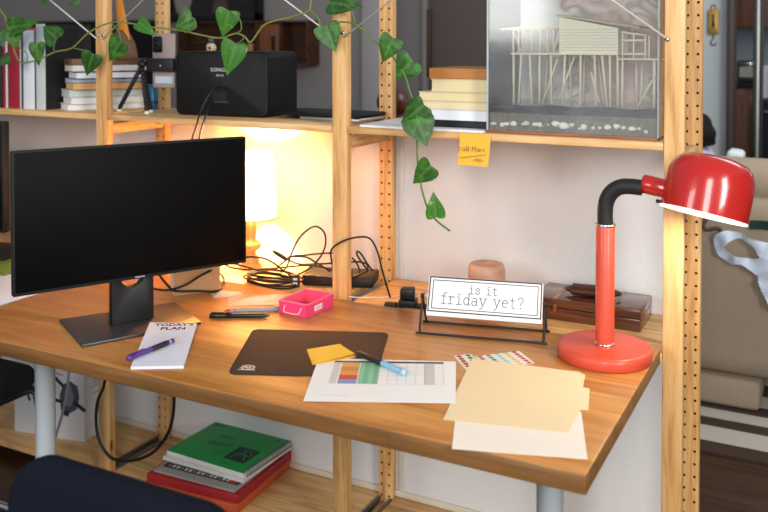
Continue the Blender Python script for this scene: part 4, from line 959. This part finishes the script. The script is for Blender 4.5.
# ================================================================ lower shelf
LS = .0548
z = LS
t = thing('book', 'large orange book at the very bottom of the stack on the lower shelf', 'book', (-.515, .136, z), R(3.4), 'books stacked on the lower shelf')
mb = MB(); mb.box((0, 0, .014), (.335, .318, .028), mat('orange book cover', '#c2562c', .55), bev=.002); mb.build('cover', t)
z += .0283
t = thing('book', 'dark red book second from the bottom on the lower shelf', 'book', (-.512, .139, z), R(3.6), 'books stacked on the lower shelf')
mb = MB(); mb.box((0, 0, .013), (.330, .312, .026), mat('dark red book cover', '#a3242a', .55), bev=.002); mb.build('cover', t)
z += .0263
mg = thing('magazine', 'grey magazine with a black headline band on the red book', 'magazine', (-.510, .125, z), R(2))
mb = MB(); mb.box((0, 0, .003), (.30, .26, .006), mat('grey magazine cover', '#9a9893', .5), bev=.001); mb.build('cover', mg)
mb = MB(); MT = tf((0, -.13, .0063))
cellb = mat('magazine black band', '#1e1e20', .5); mb.flat([(-.14, .03, 0), (.14, .03, 0), (.14, .058, 0), (-.14, .058, 0)], cellb, MT)
for k in range(16):
    x = -.125+k*.0155; mb.flat([(x, .037, .0002), (x+.010, .037, .0002), (x+.010, .051, .0002), (x, .051, .0002)], mat('headline white', '#cfcdc8', .6) if k % 3 else mat('headline grey', '#77757a', .6), MT)
mb.flat([(.10, .036, .0003), (.128, .036, .0003), (.128, .052, .0003), (.10, .052, .0003)], mat('headline red', '#c0392b', .6), MT); mb.build('headline_band', mg)
z += .0063
wn = thing('writing_pad', 'thick white paper pad between the magazine and the green notebook', 'notebook', (-.514, .175, z), R(-1))
mb = MB(); mb.box((0, 0, .005), (.316, .25, .010), mat('white pad paper', '#dcdcd8', .8, bump=.2, bscale=500), bev=.001); mb.build('pages', wn)
z += .0103
gn = thing('spiral_notebook', 'green spiral bound sketchbook on top of the lower shelf stack', 'notebook', (-.513, .183, z), R(-2))
mb = MB(); GC = mat('green card cover', '#219a4c', .5); mb.box((0, 0, .0148), (.308, .245, .0012), GC, bev=.0004); mb.build('cover', gn)
mb = MB(); mb.box((0, 0, .0072), (.306, .243, .0138), mat('sketch paper block', '#dddcd6', .85, bump=.3, bscale=600), bev=.001); mb.build('page_block', gn)
mb = MB(); SQ = mat('dark green print', '#123d2a', .6); MT = tf((0, 0, .0158))
mb.flat([(.035, -.075, 0), (.115, -.075, 0), (.115, .012, 0), (.035, .012, 0)], SQ, MT); mb.build('printed_square', gn); mb = MB()
LG = mat('light green print', '#3f8f63', .6)
strokes(mb, [[(.045+.065*u, -.068+.072*v) for u, v in l] for l in (((.1, .1), (.5, .9)), ((.35, .9), (.9, .1)), ((.1, .5), (.9, .5)), ((.6, .95), (.95, .6)))], .004, LG, MT, z=.0002)
for k, (x, y, w_) in enumerate(((-.14, .10, .05), (-.14, .092, .03), (-.07, .045, .07), (-.07, .036, .05), (-.075, .0, .09), (-.075, -.01, .07), (-.075, -.02, .05), (-.02, -.05, .03), (.05, -.10, .04), (.1, .10, .035))):
    for j in range(int(w_/.006)): strokes(mb, [[(x+j*.006, y), (x+j*.006+.004, y)]], .0035, SQ, MT)
mb.build('printed_design', gn)
mb = MB(); WR = mat('grey wire binding', '#8f9194', .3, metal=.6)
for k in range(26):
    y = -.112+k*.009
    mb.tube([(.151+.0095*math.cos(a), y, .0085+.0115*math.sin(a)) for a in [2*math.pi*i/10 for i in range(10)]], .0013, WR, n=5, smooth=0, closed=True)
mb.build('spiral_binding', gn)

wbx = thing('product_box', 'white cardboard box printed with a grey drone on the lower shelf at left', 'box', (-1.233, .135, LS), R(10))
WBM = mat('white printed carton', '#d9dde2', .5)
mb = MB(); mb.box((0, .04, .16), (.29, .155, .32), WBM, bev=.0015); mb.build('carton', wbx)
FB = tf((0, -.0378, 0), x=R(90))
DG, DG2, DG3 = mat('print drone dark', '#4e565e', .6), mat('print drone mid', '#79828b', .6), mat('print drone black', '#2a2e33', .6)
mb = MB()
mb.prism([(.05, .10), (.085, .092), (.115, .11), (.125, .15), (.118, .19), (.09, .205), (.06, .19), (.045, .15)], 0, .0003, DG, M=FB)
mb.prism([(.065, .12), (.09, .115), (.105, .15), (.09, .19), (.068, .18)], .0003, .0005, DG2, M=FB)
mb.prism([(.05, .085), (.08, .08), (.085, .1), (.055, .105)], .0003, .0006, DG3, M=FB)
for l, w_ in (([(.06, .185), (.02, .215), (-.03, .225)], .012), ([(.11, .13), (.145, .11)], .014), ([(.05, .13), (-.05, .14), (-.1, .17)], .012), ([(-.1, .17), (-.08, .12)], .01), ([(-.065, .145), (-.055, .1)], .008)):
    strokes(mb, [l], w_, DG3, FB, z=.0004)
strokes(mb, [[(-.03, .23), (.03, .245)], [(.0, .23), (.06, .222)]], .003, mat('print rotor', '#8a5a52', .6), FB, z=.0005)
mb.build('printed_drone', wbx)
SB_ = tf((.1455, .04, 0), z=R(90)) @ tf((0, 0, 0), x=R(90))
mb = MB()
for k, (x0, y0, n_) in enumerate(((-.03, .27, 8), (-.03, .255, 6), (-.03, .21, 10), (-.03, .198, 9), (-.03, .186, 10), (-.03, .174, 7), (-.03, .15, 4))):
    for j in range(n_): strokes(mb, [[(x0+j*.008, y0), (x0+j*.008+.005, y0)]], .003, GREYINK, SB_, z=.0003)
for k in range(8): strokes(mb, [[(-.0+.006*k, .07), (-.0+.006*k, .10)]], .0022+.001*(k % 3), INK, SB_, z=.0003)
mb.build('printed_text', wbx)

mb = MB(); mb.tube(LOOP, .0046, CABLE, n=10, smooth=6); tag(mb.build('cable'), 'thick black cable hanging in a big loop under the desk', 'cable')
mb = MB(); mb.tube(GREYCABLE, .0042, mat('grey cable', '#8d9196', .5), n=8, smooth=5); tag(mb.build('cable'), 'grey cable hanging under the desk in front of the drone box', 'cable')

# ================================================================ chairs
ch = thing('visitor_chair', 'black padded chair with chrome frame at the left, tucked toward the desks', 'chair', (-1.095, -.47, 0), R(0))
SEAT = mat('black seat fabric', '#131316', .9, bump=.3, bscale=400)
def cushion(w, d, h, r, M, m, mb=None, n=4, sub=.35):
    mb = mb or MB(); b = bmesh.new(); bmesh.ops.create_cube(b, size=1); b.transform(Matrix.Diagonal((w, d, h, 1)))
    bmesh.ops.bevel(b, geom=list(b.edges), offset=r, segments=n, affect='EDGES', profile=.5)
    mb._merge(b, m, M); return mb
mb = cushion(.46, .44, .075, .034, tf((0, 0, .45)), SEAT); mb.build('seat', ch)
mb = cushion(.44, .06, .36, .028, tf((-.27, .02, .76), z=R(90), x=R(0)), SEAT); mb.build('backrest', ch)
for s_ in (-1, 1):
    mb = MB(); mb.tube([(-.25, s_*.235, .70), (-.22, s_*.235, .43), (-.12, s_*.235, .398), (.2, s_*.235, .392), (.235, s_*.235, .36), (.21, s_*.235, .03), (.15, s_*.235, .012), (-.2, s_*.235, .012)], .013, CHROME, n=10, smooth=6); mb.build('frame_tube', ch)
mb = MB(); mb.box((0, 0, .405), (.4, .44, .02), BLACK, bev=.004); mb.build('seat_pan', ch)

NAVY = mat('navy blue upholstery', '#10141f', .95, bump=.15, bscale=350, spec=.15)
fc = thing('office_chair', 'dark navy upholstered chair back in the near left foreground', 'chair', (.228, -1.05, .012), R(0))
mb = MB(); mb.prism(rrect(.465, .40, .085, 10), -.032, .032, NAVY, M=tf((0, 0, .543), x=R(90)), bev=.028); mb.build('backrest', fc)
mb = cushion(.48, .46, .09, .04, tf((0, -.30, .40)), NAVY); mb.build('seat', fc)
WP = mat('white plastic', '#dfe3ea', .35)
for s_ in (-1, 1):
    mb = MB(); mb.tube([(s_*.25, -.05, .46), (s_*.30, -.05, .47), (s_*.315, -.06, .55), (s_*.315, -.2, .60), (s_*.315, -.38, .60)], .013, WP, n=10, smooth=5); mb.build('armrest', fc)
mb = MB(); mb.lathe([(.03, .05), (.03, .28), (.02, .3), (.02, .4)], CHROME, tf((0, -.28, 0)), n=20); mb.build('gas_column', fc)
for k in range(5):
    a = R(72*k+20); mb = MB(); mb.tube([(0, -.28, .09), (.28*math.cos(a), -.28+.28*math.sin(a), .06)], [.02, .014], WP, n=8, smooth=0); l = mb.build('base_arm', fc)
    mb = MB(); mb.lathe([(0, -.012), (.026, -.012), (.026, .012), (0, .012)], BLACK, tf((.28*math.cos(a), -.28+.28*math.sin(a), .027), x=R(90)), n=16); mb.build('castor', l)

# ================================================================ the room behind
sofa = thing('sofa', 'large khaki fabric sofa standing on the striped rug beyond the shelves', 'sofa', (.0, 2.0, .0085))
KH = mat('khaki woven fabric', '#9c8c77', .95, bump=.5, bscale=220, var=.12, vscale=40)
def rb(w, d, h, r, loc, name, m=KH, rx=0): cushion(w, d, h, r, tf(loc, x=rx), m).build(name, sofa)
rb(1.92, .9, .115, .022, (-.02, .01, .0585), 'sofa_base')
rb(2.28, .30, .73, .10, (-.02, -.30, .475), 'backrest')
rb(2.2, .26, .2, .095, (-.02, -.28, .853), 'back_roll')
rb(.28, .95, .52, .1, (.98, .07, .37), 'armrest'); rb(.28, .95, .52, .1, (-1.02, .07, .37), 'armrest')
rb(1.66, .66, .2, .07, (-.02, .14, .33), 'seat_cushion')
rug = MB()
CR, BRN = mat('cream rug pile', '#b3ab9d', .98, bump=.6, bscale=300), mat('brown rug pile', '#3d2a20', .98, bump=.6, bscale=300)
ys = [1.145, 1.232, 1.363, 1.442, 1.53, 1.62, 1.74, 1.87, 2.0, 2.13, 2.26, 2.39, 2.52, 2.6]
for k, (a, b) in enumerate(zip(ys, ys[1:])): rug.box((.9, (a+b)/2, .004), (3.4, b-a, .008), BRN if k % 2 == 0 else CR, M=tf((0, 0, 0)))
tag(rug.build('rug'), 'cream and dark brown striped rug on the floor under the sofa', 'rug')

bagm = thing('hanging_bag', 'white cloth bag with a wide loop handle hung over the khaki sofa back', 'bag', (.87, 1.52, .45))
BG = mat('white bag cloth', '#c9d2e0', .8, bump=.5, bscale=60)
def cloth_with_hole(outer, hole, m):
    """flat crumpled cloth: outline with an opening, points in metres (x, z)"""
    b = bmesh.new(); es = []
    for ring in (outer, hole):
        ring = spline([Vector((p[0], 0, p[1])) for p in ring], 4, True)
        vs = [b.verts.new(p) for p in ring]
        es += [b.edges.new((vs[i], vs[(i+1) % len(vs)])) for i in range(len(vs))]
    bmesh.ops.triangle_fill(b, use_beauty=True, use_dissolve=False, edges=es)
    bmesh.ops.subdivide_edges(b, edges=list(b.edges), cuts=2, use_grid_fill=True)
    bmesh.ops.smooth_vert(b, verts=list(b.verts), factor=.3, use_axis_x=True, use_axis_z=True)
    for v in b.verts:
        v.co.y = -.012+.010*math.sin(60*v.co.x+35*v.co.z)+.007*math.sin(95*v.co.x-50*v.co.z+1)
    bmesh.ops.recalc_face_normals(b, faces=list(b.faces))
    k = MB(); k._merge(b, m); return k
def bp_(px, py): return ((px-740)/278, .208-(py-240)/290)
OUT = [bp_(*p) for p in ((713, 241), (716, 230), (727, 225), (742, 227), (758, 233), (790, 238), (800, 270), (800, 320), (775, 312), (763, 296), (757, 282), (753, 270), (741, 262), (729, 262), (718, 254))]
HOL = [bp_(*p) for p in ((726, 244), (731, 237), (741, 234), (751, 240), (757, 250), (750, 254), (738, 252), (729, 249))]
cloth_with_hole(OUT, HOL, BG).build('bag_body', bagm)
mb = MB(); mb.grid(lambda u, v: (.03+.2*u, .012+.01*math.sin(9*u), .30-.035*v+.01*u), 10, 4, mat('dark green cloth', '#17352c', .9)); mb.build('green_lining', bagm)
mb = MB(); mb.tube([(.745, 1.538, .74), (.735, 1.53, .715), (.75, 1.53, .70), (.79, 1.535, .71), (.80, 1.535, .69)], .007, mat('brown strap leather', '#4a3524', .6), n=8, smooth=4); tag(mb.build('leather_strap'), 'short brown leather strap hanging on the sofa back above the white bag', 'strap')

cu = cushion(.07, .12, .30, .02, tf((.775, 2.12, .80), y=R(8)), mat('white cushion cover', '#cfd3d6', .9))
tag(cu.build('cushion'), 'white cushion propped on the sofa arm behind the red lamp shade', 'cushion')

# a person reclining on the sofa, seen from behind the shelf post
def skin_body(name, parent, joints, edges, m, sub=2):
    me = bpy.data.meshes.new(name); me.from_pydata([j[0] for j in joints], edges, []); me.materials.append(m)
    o = bpy.data.objects.new(name, me); COL.objects.link(o); o.parent = parent
    md = o.modifiers.new('Skin', 'SKIN'); md.use_smooth_shade = True
    for v, j in zip(me.skin_vertices[0].data, joints): v.radius = (j[1], j[2] if len(j) > 2 else j[1])
    me.skin_vertices[0].data[0].use_root = True
    s_ = o.modifiers.new('Sub', 'SUBSURF'); s_.levels = sub; s_.render_levels = sub
    return o
per = thing('person', 'person with dark wavy hair and pale lilac top reclining on the khaki sofa', 'person', (.58, 2.12, .43))
SKIN = mat('skin', '#c99a7c', .5); PX, PY, PZ = .58, 2.12, .43
def pj(x, y, z): return (x-PX, y-PY, z-PZ)
joints = [(pj(.50, 2.12, .52), .10, .13), (pj(.56, 2.12, .64), .09, .12), (pj(.605, 2.12, .78), .09, .13), (pj(.615, 2.12, .88), .06, .09), (pj(.615, 2.12, .93), .04), (pj(.61, 2.12, .965), .045), (pj(.60, 2.12, 1.03), .075), (pj(.605, 2.12, 1.075), .055),
          (pj(.61, 1.96, .865), .05), (pj(.53, 1.92, .65), .038), (pj(.36, 1.98, .60), .028), (pj(.31, 2.0, .60), .026),
          (pj(.61, 2.28, .865), .05), (pj(.53, 2.32, .65), .038), (pj(.36, 2.26, .60), .028), (pj(.31, 2.24, .60), .026),
          (pj(.44, 2.03, .52), .085), (pj(.10, 2.02, .66), .06), (pj(-.24, 2.02, .50), .04), (pj(-.32, 2.02, .49), .035), (pj(-.34, 2.02, .57), .025),
          (pj(.44, 2.21, .52), .085), (pj(.08, 2.24, .60), .06), (pj(-.27, 2.26, .48), .04), (pj(-.35, 2.26, .48), .035), (pj(-.37, 2.26, .56), .025)]
edges = [(0, 1), (1, 2), (2, 3), (3, 4), (4, 5), (5, 6), (6, 7), (3, 8), (8, 9), (9, 10), (10, 11), (3, 12), (12, 13), (13, 14), (14, 15), (0, 16), (16, 17), (17, 18), (18, 19), (19, 20), (0, 21), (21, 22), (22, 23), (23, 24), (24, 25)]
skin_body('body', per, joints, edges, SKIN)
TOP = mat('lilac white top', '#b7b4c6', .9, bump=.2, bscale=80)
tj = [(pj(.50, 2.12, .54), .112, .145), (pj(.57, 2.12, .65), .105, .135), (pj(.615, 2.12, .78), .108, .15), (pj(.655, 2.12, .93), .085, .12), (pj(.615, 1.95, .865), .062), (pj(.55, 1.925, .70), .052), (pj(.615, 2.29, .865), .062), (pj(.55, 2.315, .70), .052)]
skin_body('top', per, tj, [(0, 1), (1, 2), (2, 3), (3, 4), (4, 5), (3, 6), (6, 7)], TOP)
JE = mat('dark trousers', '#262c3a', .9)
skin_body('trousers', per, [(pj(.50, 2.12, .50), .115, .148), (pj(.44, 2.03, .52), .098), (pj(.10, 2.02, .66), .072), (pj(-.2, 2.02, .52), .055), (pj(.44, 2.21, .52), .098), (pj(.08, 2.24, .60), .072), (pj(-.23, 2.26, .49), .055)], [(0, 1), (1, 2), (2, 3), (0, 4), (4, 5), (5, 6)], JE)
HR = mat('dark brown hair', '#140c08', .7, bump=.8, bscale=70, spec=.2)
mb = MB(); mb.ball(pj(.625, 2.12, 1.04), (.064, .08, .072), HR, noise=.12, seed=2)
for k in range(22):
    a = R(-80+160*k/21); r = random.Random(k)
    p0 = Vector(pj(.63+.03*math.cos(a), 2.12+.07*math.sin(a), 1.065)); p1 = p0+Vector((.022*math.cos(a)+.008, .02*math.sin(a), -.045)); p2 = p1+Vector((.008*r.uniform(-1, 1), .012*r.uniform(-1, 1), -.035)); p3 = p2+Vector((.012*r.uniform(-.2, 1), 0, -.02))
    mb.tube([p0, p1, p2, p3], [.017, .018, .016, .012, .008], HR, n=7, smooth=4)
mb.build('hair', per)
mb = MB(); FC = mat('eye dark', '#1a1512', .4)
for s_ in (-1, 1): mb.ball(pj(.532, 2.12+s_*.03, 1.03), (.008, .011, .007), FC, sub=2)
mb.build('eyes', per)
mb = MB(); mb.ball(pj(.522, 2.12, 1.005), (.014, .011, .018), SKIN, sub=2); mb.build('nose', per)
mb = MB(); mb.ball(pj(.540, 2.12, .978), (.007, .022, .005), mat('lips', '#a8605a', .5), sub=2); mb.build('mouth', per)
for sy_ in (2.0, 2.24):
    for k in range(5):
        mb = MB(); y = sy_+(k-2)*.013*1.0; ln = (.045, .07, .078, .072, .055)[k]
        mb.tube([pj(.325, y, .6), pj(.325-ln*.5, y+(.012 if k == 0 else 0)*(1 if sy_ < 2.1 else 1), .598), pj(.325-ln, y, .585)], .008, SKIN, n=7, smooth=3); mb.build('finger', per)

# far wall: picture, spice shelf, television, scale
pic = thing('framed_picture', 'large dark picture in a black frame on the far grey wall', 'picture', (-2.80, 2.975, 1.573))
PB = mat('black picture frame', '#0d0c0c', .4)
mb = MB()
W_, H_ = .88, .72
for c_, d_ in (((0, 0, .03), (W_, .04, .06)), ((0, 0, H_-.03), (W_, .04, .06)), ((-W_/2+.03, 0, H_/2), (.06, .04, H_)), ((W_/2-.03, 0, H_/2), (.06, .04, H_))): mb.box(c_, d_, PB, bev=.004)
mb.build('frame', pic)
mb = MB(); mb.box((0, .008, H_/2), (W_-.1, .006, H_-.1), mat('dark picture print', '#2b2523', .4, var=.5, vscale=5))
mb.prism([(-.32, .06), (-.22, .06), (-.17, .2), (-.3, .3), (-.36, .2)], 0, .002, mat('pale picture shape', '#8b8379', .6), M=tf((0, .0045, 0), x=R(90)))
mb.prism([(.0, .06), (.16, .06), (.12, .16), (.02, .15)], 0, .002, mat('dim picture shape', '#4f3f38', .6), M=tf((0, .0045, 0), x=R(90))); mb.build('print', pic)
DKW = wood('dark cabinet wood', '#2a1409', '#43220f', '#5a3017', 'X', .45, knots=False)
sh = thing('spice_shelf', 'long low dark wooden wall shelf with a side compartment, above the loudspeaker', 'shelf', (-2.46, 2.92, 1.27))
mb = MB(); mb.box((0, .07, .15), (1.08, .012, .30), DKW); mb.build('back_board', sh)
for zz in (.006, .294):
    mb = MB(); mb.box((0, 0, zz), (1.1, .15, .012), DKW, bev=.001); mb.build('board', sh)
for xx in (-.545, .14, .33, .545):
    mb = MB(); mb.box((xx, 0, .15), (.012, .15, .28), DKW, bev=.001); mb.build('divider', sh)
mb = MB(); mb.box((.235, -.05, .15), (.17, .02, .26), wood('warm panel wood', '#5a3115', '#7a4621', '#8d552b', 'Z', .45, knots=False), bev=.002); mb.build('door_panel', sh)
mb = MB(); mb.box((.27, -.062, .14), (.03, .006, .12), mat('dark slot', '#1c0d06', .7)); mb.build('slot', sh)
for k in range(3):
    mb = MB(); mb.lathe([(0, 0), (.024, 0), (.024, .13), (.017, .14), (0, .141)], mat('dim jar contents', '#b98d58', .4), n=16); j = mb.build('spice_jar')
    j.location = (-2.46-.07+.066*k, 2.89, 1.2825); tag(j, ['left of the three small tan jars on the dark wall shelf', 'middle one of the three small tan jars on the dark wall shelf', 'right of the three small tan jars on the dark wall shelf'][k], 'jar', 'tan jars on the wall shelf')
    mb = MB(); mb.lathe([(.022, .137), (.022, .158), (0, .159)], mat('dark jar lid', '#3a2717', .5), n=16); mb.build('lid', j)
tv = thing('flat_tv', 'large dark flat television on the far wall behind the left bookstack', 'television', (-3.95, 2.93, 1.02))
mb = MB(); mb.box((0, 0, .28), (1.4, .05, .58), mat('tv black', '#0c0c0e', .35), bev=.006); mb.build('casing', tv)
mb = MB(); mb.box((0, -.026, .28), (1.36, .003, .54), mat('tv screen dark', '#060608', .12)); mb.build('screen', tv)
scl = thing('hanging_scale', 'old brass spring scale with hook hanging on the blue grey wall', 'scale', (.589, 2.965, 1.45))
mb = MB(); BRS = mat('aged brass', '#a3813f', .4, metal=.7, var=.3, vscale=20)
mb.prism(rrect(.055, .135, .012), 0, -.018, BRS, M=tf((0, 0, .085), x=R(90)), bev=.003); mb.build('body', scl)
mb = MB(); mb.box((0, -.0015, .09), (.012, .003, .07), mat('dark dial slot', '#2c2413', .5), bev=.001); mb.ball((.002, -.003, .075), (.009, .004, .012), mat('dark pointer', '#1b1710', .5), sub=2); mb.build('dial_pointer', scl)
mb = MB(); mb.tube([(0.012*math.cos(a), .01, .162+.014*math.sin(a)) for a in [2*math.pi*i/10 for i in range(10)]], .003, BRS, n=6, closed=True); mb.build('hanging_ring', scl)
mb = MB(); mb.tube([(0, .01, .02), (0, .01, -.005), (-.012, .01, -.02), (-.008, .01, -.038), (.006, .01, -.04), (.014, .01, -.028)], .003, mat('dark iron', '#4a4a46', .4, metal=.8), n=6); mb.build('hook', scl)

# kitchen beyond the doorway
KB = wood('brown kitchen front', '#3f2417', '#553221', '#66402b', 'Z', .5, knots=False)
uc = thing('wall_cabinet', 'brown wall cabinet hanging in the kitchen beyond the doorway', 'cabinet', (1.3, 4.5, 1.52))
mb = MB(); mb.box((0, 0, .35), (1.5, .34, .7), KB); mb.build('carcass', uc)
for k in range(2):
    mb = MB(); mb.box((-.56+.42*k*1.0, -.18, .35), (.40, .02, .69), KB, bev=.003); mb.build('door', uc)
mb = MB(); mb.box((0, -.17, .0), (1.5, .02, .03), BLACK); mb.build('bottom_strip', uc)
lc = thing('base_cabinet', 'dark brown base cabinet in the kitchen beyond the doorway', 'cabinet', (1.3, 4.5, 0))
mb = MB(); mb.box((0, 0, .56), (1.5, .56, 1.12), KB); mb.build('carcass', lc)
for k in range(2):
    mb = MB(); mb.box((-.56+.42*k, -.29, .56), (.40, .02, 1.04), KB, bev=.003); mb.build('door', lc)
wt = MB(); wt.box((1.3, 4.49, 1.14), (1.52, .6, .035), mat('dark worktop', '#1d1a19', .3), bev=.003); tag(wt.build('worktop'), 'dark kitchen worktop on the base cabinet', 'worktop')
ts = thing('toaster', 'small dark toaster oven with chrome edges on the kitchen worktop', 'toaster', (.645, 4.33, 1.158))
mb = MB(); mb.box((0, 0, .075), (.12, .18, .14), mat('toaster dark', '#2d2c2a', .3), bev=.012); mb.build('body', ts)
mb = MB(); mb.box((0, -.092, .07), (.085, .004, .07), mat('toaster window', '#8a8a80', .2)); mb.box((0, -.095, .125), (.1, .006, .012), CHROME, bev=.001); mb.build('front_window', ts)
fr = thing('tall_fridge_edge', 'tall steel edged black kitchen door standing open in the doorway', 'door', (.80, 3.16, 0))
fr.name = 'sliding_door'
mb = MB(); mb.box((.0, 0, 1.1), (.012, .03, 2.2), mat('brushed steel trim', '#b3b3ae', .35, metal=.5), bev=.001); mb.build('edge_trim', fr)
mb = MB()
for x in (-.016, .016): mb.box((x, .006, 1.1), (.018, .04, 2.2), mat('black door gasket', '#0e0d0d', .5), bev=.001)
mb.build('gasket', fr)
tw = MB(); tw.grid(lambda u, v: (.735+.16*u, 4.16-.02*math.sin(12*u), 1.26-.21*v+.015*math.sin(6*u)), 14, 10, mat('pale dish cloth', '#a7a9ab', .9))
tag(tw.build('dish_cloth'), 'pale dish cloth hanging in the kitchen right of the steel edge', 'cloth')
dr = thing('dishwasher', 'dark blue black appliance front below the dish cloth in the kitchen', 'appliance', (.97, 4.12, 0))
mb = MB(); mb.box((0, 0, .53), (.5, .12, 1.04), mat('dark appliance', '#15171e', .3), bev=.005); mb.build('front_panel', dr)
mb = MB(); mb.tube([(-.2, -.08, .98), (.2, -.08, .98)], .008, CHROME, n=8, smooth=0); mb.build('handle', dr)

# ================================================================ light and camera
w = bpy.data.worlds.new('World'); SC.world = w; w.use_nodes = True
bgn = w.node_tree.nodes['Background']; bgn.inputs[0].default_value = (.80, .88, 1.0, 1); bgn.inputs[1].default_value = .44
def area(name, loc, target, sx, sy, power, col):
    l = bpy.data.lights.new(name, 'AREA'); l.shape = 'RECTANGLE'; l.size = sx; l.size_y = sy; l.energy = power; l.color = col
    o = bpy.data.objects.new(name, l); COL.objects.link(o); o.location = loc
    o.rotation_euler = (Vector(target)-Vector(loc)).to_track_quat('-Z', 'Y').to_euler(); return o
DAY = (1.0, .985, .965)
area('window_light', (-.95, -3.3, 1.98), (-.2, 0, 1.0), .95, 1.1, 32, DAY)
area('window_light', (1.5, -3.2, 1.95), (.6, 0, .9), .75, 1.6, 58, DAY)
area('window_light', (3.6, -2.4, 2.0), (.5, 0, .8), .8, 1.6, 95, DAY)
area('kitchen_fill_light', (2.6, 3.9, 1.9), (.9, 4.3, 1.1), .8, 1.0, 10, (.9, .96, 1.0))  # unseen bluish fill added for the kitchen, no window there
area('far_room_light', (1.6, 1.6, 2.5), (.5, 2.6, .6), 1.2, 1.2, 30, (.97, .97, .98))  # unseen fill added to brighten the far room
def point(name, loc, power, col, r):
    l = bpy.data.lights.new(name, 'POINT'); l.energy = power; l.color = col; l.shadow_soft_size = r
    o = bpy.data.objects.new(name, l); COL.objects.link(o); o.location = loc; return o
point('table_lamp_light', (-.433, .19, MS_+.285), 100, (1.0, .65, .32), .03)
hb = HC @ Vector((-.01, 0, .02)); 
sp_ = bpy.data.lights.new('desk_lamp_light', 'SPOT'); sp_.energy = 3; sp_.color = (1, .86, .66); sp_.spot_size = R(150); sp_.spot_blend = .6; sp_.shadow_soft_size = .05
so = bpy.data.objects.new('desk_lamp_light', sp_); COL.objects.link(so); so.location = (LX+hb.x, LY+hb.y, D+hb.z-.01); so.rotation_euler = (0, TILT, 0)

cam = bpy.data.cameras.new('Camera'); co = bpy.data.objects.new('Camera', cam); COL.objects.link(co); SC.camera = co
co.location = (1.2, -2.0454, 1.4247); co.rotation_euler = (R(90-1.392), 0, R(27.474))
cam.sensor_width = 36; cam.sensor_fit = 'HORIZONTAL'; cam.lens = 878.5/768*36; cam.shift_y = -192.34/768
cam.clip_start = .05; cam.clip_end = 60
cam.dof.use_dof = True; cam.dof.focus_distance = 2.15; cam.dof.aperture_fstop = 3.4
SC.view_settings.view_transform = 'Standard'; SC.view_settings.look = 'None'; SC.view_settings.exposure = 0.0
